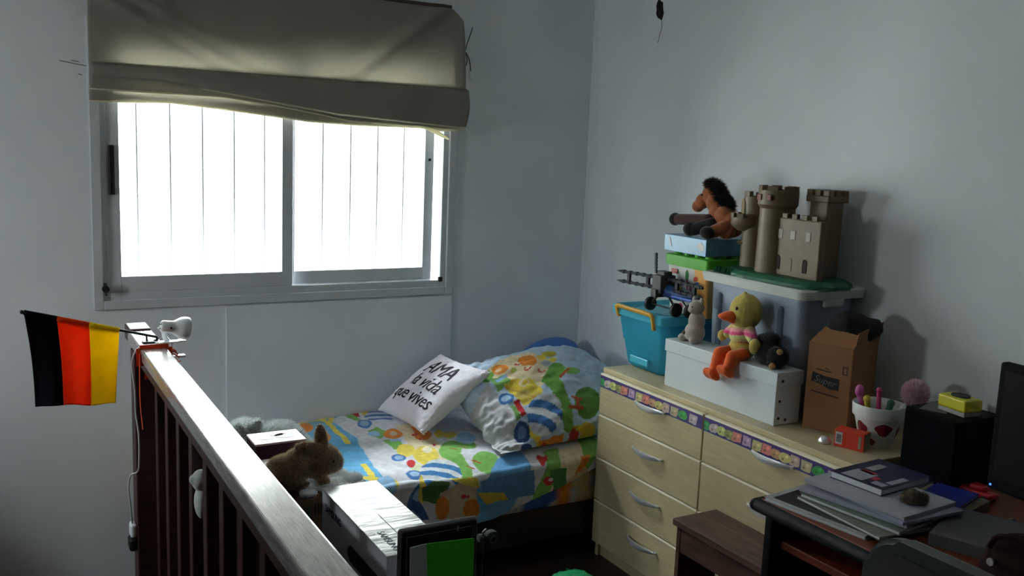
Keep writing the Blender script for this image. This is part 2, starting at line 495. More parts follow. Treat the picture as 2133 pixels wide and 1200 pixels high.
# grille of upright bars outside the glass
gr = thing('window_grille', 'thin upright metal bars outside the bright sliding window', 'grille', (1.085, YB+0.19, 0.93))
IRON = M('grille_paint', (60, 60, 58), rough=0.5)
for k in range(12):
    x = 0.414+0.124*k
    b = B(); cyl(b, (x, YB+0.20, 0.93), (x, YB+0.20, 2.1), 0.0040, n=10); obj('bar', b, IRON, gr, smooth=True)
for z in (0.95, 2.08):
    b = B(); box(b, 0.36, 1.82, YB+0.185, YB+0.196, z-0.01, z+0.01, 0.001); obj('crossbar', b, IRON, gr)
for x in (0.37, 1.81):
    b = B(); box(b, x-0.01, x+0.01, YB+0.155, YB+0.20, 0.93, 2.1, 0.001); obj('side_post', b, IRON, gr)

# ------------------------------------------------------------------ roman blind
FAB = M('blind_fabric', (172, 169, 159), rough=0.9, var=0.10, scale=5, bump=0.35, bscale=420, bdist=0.0006, transl=0.48, trcol=(194, 191, 178), spec=0.1)
HEM = M('blind_hem_lit', (246, 242, 222), rough=0.9, var=0.05, transl=0.6, trcol=(226, 222, 196), spec=0.1)  # near white stands in for window light catching the pleat edges
bl = thing('roman_blind', 'rumpled olive grey roman blind half raised over the bright window', 'blind', (1.085, YB-0.07, 1.66))
XL, XR = 0.352, 1.818
def wr(x, z):
    return 0.006*nz(x*3+z*2.2, z*5) + 0.004*nz(x*7+4, z*3-x*4)
def panel(s, t):
    # t 0 bottom (fold ridge) -> 1 top rail
    z0 = 1.805+0.008*nz(s*3, 2)
    sag = 0.0
    zt = 2.158 - 0.022*max(0.0, (s-0.35)) - (0.045*max(0, (s-0.95)/0.05)**1.5)
    z = z0+(zt-z0)*t
    x = XL+(XR-XL)*s
    if s > 0.9: x -= (0.014*t**4)*((s-0.9)/0.1)
    y = YB-0.055-0.012*(1-t)**2
    # drag folds swagging from the upper corners down to the middle
    d1 = s*1.466-0.02-(0.65-t)*0.65
    y -= 0.030*math.exp(-((d1-0.05)/0.045)**2)*(0.35+0.65*t)*(1 if s < .5 else 0.4)
    y -= 0.028*math.exp(-((d1-0.19)/0.06)**2)*(0.3+0.7*t)*(1 if s < .6 else 0.3)
    d2 = (1-s)*1.466-0.10-(0.9-t)*0.45
    y -= 0.022*math.exp(-((d2-0.05)/0.05)**2)
    y -= 0.005*math.sin(s*30+3*t)*(1-t)**3*0.6
    y += wr(x, z)
    return Vector((x, min(y, YB-0.032), z+0.006*math.sin(9*s)*(1-t)))
o = link_mesh('fabric_panel', grid_mesh('p', 150, 60, panel), FAB, bl, smooth=True); solid(o, 0.0015)
b = B(); tube(b, [panel(0.95*i/30, 1.0)+Vector((0, 0.0, 0.004)) for i in range(31)], 0.007, n=8, k=1); obj('top_batten', b, M('batten', (70, 66, 58), rough=0.7), bl, smooth=True)
# ridge: the stitched pocket that casts the dark line
b = B(); tube(b, [panel(i/40, 0.0)+Vector((0, -0.006, -0.003)) for i in range(41)], 0.0075, n=8, k=1); obj('rod_pocket', b, FAB, bl, smooth=True)
def zlow(s):   # bottom edge of the lowest loop
    x = XL+(XR-XL)*s
    pts = [(0.352, 1.688), (0.45, 1.690), (0.62, 1.697), (0.80, 1.684), (1.03, 1.664), (1.15, 1.653), (1.35, 1.648), (1.62, 1.650), (1.70, 1.640), (1.818, 1.648)]
    for (xa, za), (xb, zb) in zip(pts, pts[1:]):
        if xa <= x <= xb: return za+(zb-za)*(x-xa)/(xb-xa)
    return pts[-1][1]
def loop(s, t, ztop, zbot, depth, yb, seed):
    # a pleat: hangs from ztop at the back, bellies forward and returns at zbot
    z = ztop+(zbot-ztop)*t
    x = XL+(XR-XL)*s
    y = yb-depth*math.sin(PI*min(1, t*0.80+0.2))**0.8
    y += 0.007*nz(x*4+seed, z*14)+0.0035*nz(x*11, z*20+seed)
    return Vector((x, y, z))
def strip(name, ztop, zbot, depth, yb, seed, mat=FAB, hem=False, s0=0.0, s1=1.0):
    f = lambda i, j: loop(s0+(s1-s0)*i, j, ztop(s0+(s1-s0)*i), zbot(s0+(s1-s0)*i), depth, yb, seed)
    o = link_mesh(name, grid_mesh(name, 120, 18, f), mat, bl, smooth=True); solid(o, 0.0015)
    if hem:
        b = B(); tube(b, [f(i/60, 1.0)+Vector((0, -0.001, 0)) for i in range(61)], 0.0038, n=6, k=1)
        obj('hem', b, HEM, bl, smooth=True)  # light line along the pleat bottom, put into the hem colour
    return o
cl = lambda v, a, c: max(a, min(c, v))
# upper loop: its lower edge runs from high at the left to low at the right
up = lambda s: 1.815
mid = lambda s: 1.772-0.085*cl((s-0.16)/0.45, 0, 1)-0.03*cl((s-0.6)/0.4, 0, 1)
midb = lambda s: 1.748-0.066*cl((s-0.30)/0.35, 0, 1)**1.2-0.018*cl((s-0.65)/0.35, 0, 1)
strip('pleat', up, lambda s: max(mid(s), zlow(s)+0.012), 0.026, YB-0.082, 3.1, hem=True)
strip('pleat', lambda s: 1.82, lambda s: max(midb(s)-0.018, zlow(s)+0.006), 0.022, YB-0.064, 8.4, hem=True)
strip('pleat', lambda s: 1.825, zlow, 0.018, YB-0.045, 5.7, hem=True)
strip('pleat', lambda s: 1.72, lambda s: zlow(s)+0.004+0.006*math.sin(s*9), 0.008, YB-0.034, 1.7)
b = B()   # loose hanging corner at the right
tube(b, [(1.63, YB-0.062, 1.652), (1.69, YB-0.066, 1.632), (1.745, YB-0.068, 1.606)], [0.004, 0.010, 0.003], n=8)
obj('loose_corner', b, HEM, bl, smooth=True)
# cord and plug bits to the right of the blind
cd = thing('dangling_cord', 'thin dark cord with a white end hanging beside the blind on the wall', 'cord', (1.86, YB, 1.9))
b = B(); tube(b, [(1.872, YB-0.006, 2.085), (1.862, YB-0.008, 2.055), (1.848, YB-0.01, 2.02), (1.838, YB-0.012, 1.985), (1.838, YB-0.014, 1.975)], 0.0018, n=6)
tube(b, [(1.838, YB-0.014, 1.978), (1.852, YB-0.016, 1.955), (1.862, YB-0.014, 1.925), (1.866, YB-0.010, 1.90)], 0.0022, n=6)
tube(b, [(1.838, YB-0.012, 1.972), (1.846, YB-0.014, 1.95), (1.844, YB-0.012, 1.925), (1.834, YB-0.008, 1.915)], 0.0022, n=6)
obj('cord', b, M('dark_cord', (50, 48, 46), rough=0.8), cd, smooth=True)
b = B(); box(b, 1.866, 1.888, YB-0.010, YB-0.001, 1.868, 1.898, 0.004); obj('cord_end', b, WHITEP, cd, label='small white cord end')
def crater(name, c, normal_axis, r, seed, label, mat_edge):
    rnd = random.Random(seed); b = B()
    n = 18; ring = []
    pts = []
    for k in range(n):
        a = 2*PI*k/n; rr = r*(0.75+0.45*rnd.random()); pts.append((rr*math.cos(a)*0.72, rr*math.sin(a)*1.25))
    inner = [(x*0.55, y*0.55) for x, y in pts]
    if normal_axis == 'x': f = lambda u, v, d: Vector((c[0]-d, c[1]-u, c[2]+v))
    else: f = lambda u, v, d: Vector((c[0]+u, c[1]-d, c[2]+v))
    A = [b.verts.new(f(x, y, 0.0006)) for x, y in pts]; Bv = [b.verts.new(f(x*0.85, y*0.85, 0.0030)) for x, y in pts]; Cc = [b.verts.new(f(x, y, 0.0012)) for x, y in inner]
    for k in range(n):
        j = (k+1) % n; b.faces.new((A[k], A[j], Bv[j], Bv[k])); b.faces.new((Bv[k], Bv[j], Cc[j], Cc[k]))
    b.faces.new(Cc)
    return single(name, b, mat_edge, label, 'hole', c)
b = B()
for pts in ([(0.262, 1.822), (0.29, 1.818), (0.33, 1.812), (0.350, 1.810)], [(0.30, 1.826), (0.326, 1.822)], [(0.322, 1.780), (0.334, 1.777)]):
    tube(b, [(x, YB-0.0004, z) for x, z in pts], 0.0011, n=5, k=2)
single('wall_scratch', b, M('scratch_dark', (70, 66, 64), rough=0.9), 'thin dark scratches in the wall paint left of the blind', 'scratch', (0.30, YB, 1.81))
PLAST = M('broken_plaster', (34, 30, 30), rough=0.95, var=0.5, scale=60)
hl = crater('wall_hole', (XW, 3.229, 2.175), 'x', 0.036, 4, 'dark crumbled hole high on the right wall', PLAST)
b = B(); tube(b, [(XW-0.001, 3.213, 2.128), (XW-0.001, 3.209, 2.10), (XW-0.001, 3.220, 2.075), (XW-0.001, 3.224, 2.05), (XW-0.001, 3.233, 2.043)], 0.0011, n=5)
obj('crack', b, M('crack_grey', (96, 92, 88), rough=0.9), hl)
crater('wall_hole', (1.826, YB, 1.885), 'y', 0.016, 9, 'small dark hole in the wall at the right edge of the blind', PLAST)

# ------------------------------------------------------------------ stair railing
rl = thing('stair_railing', 'dark brown wooden stair railing with a worn shiny handrail', 'railing', (0.438, 2.0, 0.0))
b = B(); box(b, 0.400, 0.476, 0.55, 3.19, 0.912, 0.950, 0.006, 3); obj('handrail', b, RAILTOP, rl, label='wide worn handrail, window glare partly painted as pale colour')
b = B(); box(b, 0.405, 0.472, 3.19, 3.30, 0.905, 0.956, 0.004); obj('handrail_end', b, RAILW, rl)
b = B(); box(b, 0.412, 0.466, 0.55, 3.03, 0.872, 0.913, 0.003); obj('top_rail', b, RAILW, rl)
b = B(); box(b, 0.398, 0.474, 3.03, 3.115, -0.25, 0.912, 0.004); obj('newel_post', b, RAILW, rl)
b = B(); box(b, 0.412, 0.466, 0.55, 3.03, 0.03, 0.075, 0.003); obj('bottom_rail', b, RAILW, rl)
me0 = None
for k in range(14):
    y = 2.905-0.175*k
    if me0 is None:
        b = B(); box(b, -0.015, 0.015, -0.021, 0.021, 0.074, 0.873, 0.002, 1)
        o = obj('baluster', b, RAILW, None, None); me0 = o.data
        o.parent = rl; o.location = (0.017, y-2.0, 0)
    else:
        c = o.copy(); COL.objects.link(c); c.location = (0.017, y-2.0, 0)

# ------------------------------------------------------------------ flag and holder
fl = thing('flag', 'small black red and yellow flag on a black pole beside the railing end', 'flag', (0.44, 3.0, 0.955))
p0 = Vector((0.094, 3.0, 1.063)); p1 = Vector((0.458, 3.0, 0.966))
b = B(); cyl(b, p0, p1, 0.0042, n=10); ell(b, p0, (0.006,)*3, None, 10); obj('pole', b, BLACKP, fl, smooth=True)
def flagfn(sa, sb):
    def f(i, j):
        s = sa+(sb-sa)*i
        top = p0+(p1-p0)*(0.012+s*0.70)
        bl_ = Vector((0.119+0.221*s, 3.0, 0.774-0.004*s+0.006*math.sin(s*5)))
        p = top+(bl_-top)*j
        p.y += (0.012*math.sin(s*7+1.5*j)+0.008*math.sin(s*13+2))*j**0.7-0.004
        p.x += 0.006*math.sin(j*3.0)*(1-s)
        return p
    return f
for nm, a, c, colr in (('black_stripe', 0.0, 0.335, (24, 24, 34)), ('red_stripe', 0.335, 0.672, (250, 92, 34)), ('yellow_stripe', 0.672, 1.0, (252, 220, 30))):
    mt = M('flag_'+nm, colr, rough=0.85, var=0.05, scale=30, bump=0.2, bscale=500, bdist=0.0004, transl=0.6, spec=0.15)
    o = link_mesh(nm, grid_mesh(nm, 20, 40, flagfn(a, c)), mt, fl, smooth=True); solid(o, 0.0008, 0)
    b = B(); tube(b, [p0+(p1-p0)*(0.012+(a+(c-a)*i/6)*0.70) for i in range(7)], 0.0075, n=10, k=1); s = obj('pole_sleeve', b, mt, o, smooth=True)
b = B()   # bracket: short strut down to a foot resting on the handrail
tube(b, [(0.458, 3.0, 0.966), (0.462, 3.0, 0.958), (0.452, 3.0, 0.953)], 0.004, n=8)
cyl(b, (0.430, 3.0, 0.972), (0.432, 3.0, 0.953), 0.003, n=8); box(b, 0.418, 0.462, 2.985, 3.012, 0.950, 0.9545, 0.001)
obj('bracket', b, BLACKP, fl, smooth=False)

# ------------------------------------------------------------------ ribbon, clip lamp, cable
OR_R = M('orange_ribbon', (232, 84, 36), rough=0.55, var=0.1, transl=0.25)
rb = thing('ribbon', 'orange ribbon tied around the far end of the handrail', 'ribbon', (0.44, 2.93, 0.95))
b = B(); lo = [(0.3975, 0.90), (0.3975, 0.953), (0.479, 0.953), (0.479, 0.866), (0.4095, 0.868)]
for (xa, za), (xb, zb) in zip(lo, lo[1:]):
    tube(b, [(xa, 2.905, za), ((xa+xb)/2, 2.904, (za+zb)/2), (xb, 2.905, zb)], 0.002, n=6, flat=(0.022, 0.0018), up=(0, 1, 0) if abs(za-zb) < 0.005 else (0, 1, 0), k=3)
obj('band', b, OR_R, rb)
b = B(); tube(b, [(0.396, 2.900, 0.938), (0.393, 2.885, 0.88), (0.392, 2.878, 0.80), (0.397, 2.872, 0.715)], 0.002, n=6, flat=(0.018, 0.0016), k=6, up=(1, 0, 0)); obj('hanging_tail', b, OR_R, rb)
b = B()
for k in range(7):
    a = k*0.9; tube(b, [(0.481, 2.903, 0.935), (0.490+0.004*k, 2.90-0.004*k, 0.945-0.012*k+0.008*math.sin(a)), (0.500+0.004*(k % 4), 2.90, 0.938-0.014*k*0.7)], 0.0022, n=5)
obj('knot', b, OR_R, rb)

lp = thing('clip_lamp', 'small white clip-on spotlight clamped at the railing end', 'lamp', (0.485, 2.98, 0.95))
LAMPW = M('lamp_white', (232, 240, 242), rough=0.3, var=0.02, coat=0.3)
ax = Vector((0.93, 0.12, -0.16)).normalized(); hc = Vector((0.500, 2.97, 1.000))
m = axes(hc, frame_axes(ax)[0], frame_axes(ax)[1])
b = B(); lathe(b, [(0.0, -0.034), (0.014, -0.034), (0.0185, -0.028), (0.0190, -0.005), (0.020, 0.004), (0.026, 0.014), (0.033, 0.026), (0.0355, 0.040), (0.034, 0.050), (0.0325, 0.050), (0.033, 0.040), (0.026, 0.022), (0.012, 0.010), (0.0, 0.008)], 28, m)
# the lathe axis follows the beam direction
hd = obj('lamp_head', b, LAMPW, lp, smooth=True, auto=50)
b = B()
for (u, v) in ((0.007, 0.004), (-0.006, 0.007), (0.0, -0.008), (0.009, -0.005)):
    q = m @ Vector((u, v, -0.0345)); cyl(b, q, q-ax*0.0012, 0.0022, n=8)
obj('vent_hole', b, BLACKP, hd)
b = B(); q = m @ Vector((0, 0.0, 0)); sd = m.to_3x3() @ Vector((0, -1, 0))
cyl(b, hc-ax*0.010+Vector((0.004, -0.019, 0)), hc-ax*0.010+Vector((0.005, -0.022, 0)), 0.003, n=10); obj('switch', b, BLACKP, hd)
b = B(); tube(b, [hc-ax*0.030+Vector((-0.006, 0.0, -0.005)), (0.478, 2.985, 0.990), (0.482, 2.985, 0.966), (0.492, 2.983, 0.953)], 0.0055, n=8, flat=(0.016, 0.006)); obj('curved_arm', b, LAMPW, lp, smooth=True)
b = B(); box(b, 0.452, 0.520, 2.965, 2.995, 0.9505, 0.9545, 0.0015); box(b, 0.52, 0.542, 2.965, 2.995, 0.951, 0.956, 0.0015)
obj('upper_jaw', b, LAMPW, lp)
b = B(); box(b, 0.480, 0.540, 2.968, 2.992, 0.902, 0.909, 0.0015); cyl(b, (0.50, 2.98, 0.905), (0.50, 2.98, 0.953), 0.005, n=10); obj('lower_jaw', b, LAMPW, lp)
b = B(); tube(b, [(0.470, 2.950, 0.956), (0.445, 2.925, 0.958), (0.412, 2.922, 0.957), (0.390, 2.925, 0.945), (0.379, 2.935, 0.90), (0.386, 2.940, 0.82), (0.388, 2.945, 0.745), (0.394, 2.94, 0.68), (0.395, 2.945, 0.60), (0.392, 2.96, 0.555), (0.376, 2.99, 0.535), (0.371, 3.01, 0.49), (0.378, 3.03, 0.42), (0.386, 3.06, 0.345)], 0.0026, n=8, k=5)
obj('cable', b, M('white_cable', (210, 210, 205), rough=0.5), lp, smooth=True)
b = B(); box(b, 0.378, 0.398, 3.04, 3.085, 0.305, 0.35, 0.008, 3); obj('plug', b, WHITEP, lp, label='white plug low on the newel post')
b = B(); box(b, 0.374, 0.398, 3.035, 3.09, 0.262, 0.302, 0.008, 3)
single('black_adapter', b, BLACKP, 'small black power adapter on the newel post below the white plug', 'adapter', (0.386, 3.06, 0.262))
# small white plush squeezed between the balusters
PLW = M('white_plush', (206, 214, 210), rough=0.95, var=0.1, scale=60, sheen=0.5, bump=0.6, bscale=150, bdist=0.002)
b = B(); ell(b, (0.449, 2.292, 0.748), (0.023, 0.026, 0.027)); ell(b, (0.452, 2.292, 0.693), (0.020, 0.028, 0.045)); ell(b, (0.430, 2.290, 0.753), (0.010, 0.010, 0.012))
wp = tag(furred('white_plush', b, PLW, None, 0.003, 3, 0, 0.004, loc=(0.438, 2.292, 0.655)), 'little white plush toy squeezed between the railing balusters', 'plush toy')
# grey wall added outside to block low sky light from the room
b = B(); box(b, -4.0, 6.5, 8.2, 8.6, -3.0, 5.2, 0.0); box(b, -4.15, 6.65, 8.1, 8.7, 5.2, 5.32, 0.02)
single('sky_block_wall', b, M('sky_block_grey', (136, 136, 132), rough=0.9, var=0.05, scale=1.5), 'wall added beyond the window to block low sky light', 'wall', (2.0, 8.4, -3.0))
# ------------------------------------------------------------------ bed
BEDW = M('bed_dark_wood', (44, 30, 26), rough=0.5, var=0.25, scale=8, stretch=(0.6, 5, 5))
bd = thing('bed', 'low single bed with a dark wooden base along the window wall', 'bed', (1.5, 3.3, 0.0))
b = B(); box(b, 0.52, 2.485, 2.915, 2.94, 0.085, 0.215, 0.003); obj('side_rail', b, BEDW, bd)
b = B(); box(b, 0.52, 2.485, 3.66, 3.685, 0.085, 0.215, 0.003); obj('side_rail', b, BEDW, bd)
for x in (0.52, 2.46):
    b = B(); box(b, x, x+0.025, 2.94, 3.66, 0.085, 0.215, 0.003); obj('end_rail', b, BEDW, bd)
for x in (0.53, 2.42):
    for y in (2.93, 3.61):
        b = B(); box(b, x, x+0.05, y, y+0.05, 0.0, 0.09, 0.003); obj('leg', b, BEDW, bd)
b = B(); box(b, 0.545, 2.46, 2.94, 3.66, 0.17, 0.198); obj('base_board', b, BEDW, bd)
def bedprint(lst, base, fu, fv, wob=0.004):
    return lambda co: shapes(fu(co), fv(co), base, lst, wob)
SHEET = M('printed_sheet', (200, 200, 200), rough=0.9, var=0.13, scale=42, bump=0.25, bscale=350, bdist=0.0005, attr='col', spec=0.1, sheen=0.1)
b = B(); box(b, 0.525, 2.485, 2.908, 3.688, 0.198, 0.392, 0.05, 5)
bmesh.ops.subdivide_edges(b, edges=[e for e in b.edges if e.calc_length() > 0.06], cuts=60, use_grid_fill=True)
mt = single('mattress', b, SHEET, 'mattress in a colourful fitted sheet under the printed quilt', 'mattress', (1.5, 3.3, 0.198), smooth=True, auto=60)
def sheetpaint(co):
    u = co[:, 0]; v = co[:, 2]
    L = []
    rnd = random.Random(5)
    x = -1.0
    cols = [(215, 190, 140), (60, 130, 70), (170, 40, 45), (205, 205, 215), (70, 110, 190), (225, 140, 60)]
    k = 0
    while x < 1.0:
        w = 0.05+0.08*rnd.random(); L.append(('p', [(x, -0.2), (x+w, -0.2), (x+w+0.03, 0.4), (x+0.02, 0.4)], cols[k % 6])); k += 1; x += w+0.02
    return shapes(u, v, (200, 200, 206), L, 0.006)
paint(mt.data, sheetpaint)
QUILT_PRINT = [('p', [(1.135, 3.674), (1.377, 3.768), (1.224, 3.277), (1.191, 2.983), (1.191, 2.835), (1.11, 2.869), (1.062, 3.016), (1.064, 3.244), (1.08, 3.495)], (96, 176, 226)), ('p', [(1.238, 3.648), (1.33, 3.737), (1.412, 3.689), (1.275, 2.947), (1.177, 2.82), (1.197, 2.98), (1.238, 3.271)], (225, 226, 232)), ('p', [(0.997, 3.685), (1.255, 3.672), (1.174, 3.584), (1.044, 3.537)], (120, 170, 190)), ('l', 1.222, 3.732, 1.189, 3.291, 0.022, (240, 215, 80)), ('l', 1.1, 3.643, 1.372, 3.753, 0.022, (240, 215, 80)), ('l', 1.103, 2.966, 1.22, 2.906, 0.022, (240, 215, 80)), ('l', 1.171, 3.069, 1.157, 2.943, 0.022, (240, 215, 80)), ('l', 1.269, 3.714, 1.225, 3.609, 0.022, (240, 215, 80)), ('e', 1.107, 3.568, 0.0734, 0.0312, 1.286, (235, 130, 50)), ('e', 1.136, 3.391, 0.0601, 0.0183, 1.256, (235, 130, 50)), ('e', 1.187, 2.898, 0.0485, 0.0327, 1.214, (150, 195, 235)), ('p', [(1.341, 3.717), (1.396, 3.744), (1.368, 3.643), (1.339, 3.639)], (205, 50, 50)), ('p', [(1.396, 3.744), (1.509, 3.75), (1.512, 3.618), (1.435, 3.585), (1.383, 3.637)], (240, 215, 80)), ('p', [(1.315, 3.695), (1.352, 3.697), (1.356, 3.586), (1.326, 3.553)], (120, 185, 85)), ('p', [(1.442, 3.432), (1.517, 3.451), (1.522, 3.213), (1.502, 3.05), (1.394, 2.88), (1.366, 2.948), (1.384, 3.14)], (240, 222, 180)), ('p', [(1.32, 3.433), (1.373, 3.46), (1.386, 3.383), (1.323, 3.295), (1.301, 3.348)], (120, 185, 85)), ('e', 1.325, 3.373, 0.0418, 0.026, 1.221, (150, 195, 235)), ('e', 1.395, 3.344, 0.0691, 0.0368, 1.187, (235, 130, 50)), ('e', 1.399, 3.354, 0.0256, 0.0149, 1.204, (225, 190, 160)), ('e', 1.499, 3.291, 0.0756, 0.0349, 1.146, (235, 130, 50)), ('p', [(1.499, 3.409), (1.528, 3.397), (1.495, 3.315), (1.485, 3.343)], (235, 130, 50)), ('e', 1.463, 3.3, 0.0162, 0.0063, 1.18, (205, 50, 50)), ('e', 1.48, 3.305, 0.0166, 0.0054, 1.128, (205, 50, 50)), ('e', 1.464, 3.237, 0.0162, 0.0067, 1.207, (205, 50, 50)), ('e', 1.489, 3.156, 0.0157, 0.0054, 1.096, (205, 50, 50)), ('e', 1.565, 3.275, 0.0506, 0.0215, 1.132, (240, 215, 80)), ('e', 1.596, 3.246, 0.0421, 0.0268, 1.086, (240, 215, 80)), ('p', [(1.321, 3.273), (1.383, 3.27), (1.374, 3.165), (1.325, 3.164)], (120, 185, 85)), ('p', [(1.347, 3.285), (1.393, 3.277), (1.389, 3.234), (1.349, 3.24)], (150, 195, 235)), ('e', 1.362, 3.139, 0.0605, 0.0349, 1.192, (240, 215, 80)), ('e', 1.417, 3.075, 0.0833, 0.0466, 1.139, (240, 215, 80)), ('e', 1.442, 3.116, 0.0349, 0.0193, 1.14, (250, 240, 200)), ('e', 1.34, 2.978, 0.0425, 0.0238, 1.149, (230, 235, 190)), ('p', [(1.48, 3.1), (1.529, 3.166), (1.575, 3.187), (1.598, 3.159), (1.575, 3.082), (1.54, 3.034), (1.536, 2.935), (1.5, 2.817), (1.466, 2.76), (1.438, 2.807), (1.461, 2.908), (1.483, 2.996), (1.461, 3.036)], (120, 185, 85)), ('e', 1.606, 3.117, 0.0524, 0.0388, 1.042, (120, 185, 85)), ('e', 1.641, 3.187, 0.0627, 0.0402, 1.068, (150, 195, 235)), ('e', 1.611, 2.959, 0.0736, 0.0494, 1.014, (120, 185, 85)), ('l', 1.527, 3.102, 1.547, 3.077, 0.007, (190, 80, 50)), ('l', 1.571, 3.105, 1.591, 3.08, 0.007, (190, 80, 50)), ('l', 1.523, 2.95, 1.542, 2.926, 0.007, (190, 80, 50)), ('l', 1.562, 2.973, 1.582, 2.949, 0.007, (190, 80, 50)), ('e', 1.312, 3.088, 0.0333, 0.0282, 1.28, (70, 120, 190)), ('e', 1.314, 3.091, 0.0184, 0.017, 0.99, (150, 190, 230)), ('e', 1.309, 2.935, 0.0336, 0.0291, 1.143, (70, 120, 190)), ('e', 1.311, 2.938, 0.0188, 0.0174, 0.965, (160, 200, 235)), ('e', 1.296, 2.846, 0.0506, 0.026, 1.131, (60, 100, 160)), ('e', 1.299, 2.852, 0.0286, 0.0152, 1.128, (150, 190, 230)), ('e', 1.332, 3.02, 0.0318, 0.0161, 1.135, (205, 50, 50)), ('e', 1.344, 2.884, 0.0662, 0.0349, 1.125, (240, 215, 80)), ('e', 1.345, 2.865, 0.0407, 0.0175, 1.136, (120, 185, 85)), ('s', 1.412, 2.925, 0.1017, 0.0756, 1.078, (60, 125, 190), (225, 232, 238), 7), ('s', 1.448, 3.614, 0.0997, 0.0678, 1.209, (70, 120, 185), (215, 225, 235), 6), ('e', 1.342, 3.521, 0.0567, 0.0301, 1.215, (70, 120, 190)), ('e', 1.343, 3.526, 0.032, 0.0196, 1.26, (150, 180, 215)), ('p', [(1.568, 2.863), (1.648, 2.948), (1.748, 3.01), (1.776, 2.967), (1.766, 2.899), (1.724, 2.797), (1.618, 2.608), (1.534, 2.594), (1.466, 2.624), (1.48, 2.754), (1.516, 2.829)], (100, 165, 225)), ('p', [(1.864, 2.962), (1.932, 2.973), (1.869, 2.815), (1.81, 2.704), (1.749, 2.693), (1.788, 2.79)], (120, 185, 85)), ('p', [(1.929, 2.957), (2.131, 3.009), (1.988, 2.765), (1.829, 2.696), (1.852, 2.782)], (240, 222, 180)), ('e', 1.83, 2.913, 0.0271, 0.0136, 0.962, (205, 50, 50)), ('e', 1.823, 2.933, 0.0175, 0.0075, 0.999, (205, 50, 50)), ('e', 1.85, 2.921, 0.0189, 0.0061, 0.984, (205, 50, 50)), ('p', [(1.872, 2.813), (1.92, 2.783), (1.849, 2.725)], (205, 50, 50)), ('p', [(1.874, 2.793), (1.9, 2.776), (1.861, 2.743)], (240, 222, 180)), ('p', [(2.079, 3.078), (2.156, 3.07), (2.12, 2.968), (2.02, 2.834), (2.005, 2.882)], (120, 185, 85)), ('p', [(1.998, 2.907), (2.047, 2.908), (1.979, 2.809), (1.94, 2.785)], (235, 130, 50)), ('p', [(1.315, 2.88), (1.367, 2.897), (1.427, 2.882), (1.389, 2.806), (1.323, 2.829)], (75, 110, 60)), ('p', [(1.388, 2.85), (1.467, 2.876), (1.536, 2.847), (1.541, 2.73), (1.486, 2.733), (1.378, 2.757)], (215, 190, 150)), ('e', 1.4, 2.791, 0.0444, 0.0257, 1.685, (235, 130, 50)), ('e', 1.519, 2.766, 0.0407, 0.0315, 1.967, (235, 130, 50)), ('e', 1.483, 2.82, 0.0114, 0.0077, 2.795, (205, 50, 50)), ('e', 1.5, 2.817, 0.0065, 0.0055, 2.315, (205, 50, 50)), ('p', [(1.277, 2.848), (1.317, 2.817), (1.351, 2.755), (1.319, 2.761), (1.285, 2.798)], (55, 85, 150)), ('p', [(1.426, 2.895), (1.535, 2.885), (1.55, 2.844), (1.481, 2.868)], (240, 215, 80)), ('p', [(1.549, 2.87), (1.777, 2.883), (1.789, 2.782), (1.666, 2.775), (1.566, 2.803)], (85, 140, 205)), ('p', [(1.537, 2.827), (1.65, 2.81), (1.673, 2.78), (1.581, 2.775)], (225, 190, 70)), ('p', [(1.844, 2.874), (1.92, 2.87), (1.924, 2.802), (1.872, 2.783)], (70, 130, 60)), ('e', 1.843, 2.827, 0.024, 0.019, 2.655, (205, 50, 50)), ('e', 1.854, 2.832, 0.0113, 0.0077, 2.848, (225, 226, 232)), ('p', [(1.927, 2.822), (2.022, 2.856), (2.025, 2.807), (1.933, 2.78)], (215, 185, 130))]  # shapes on the front drop hold its shade in darker colours
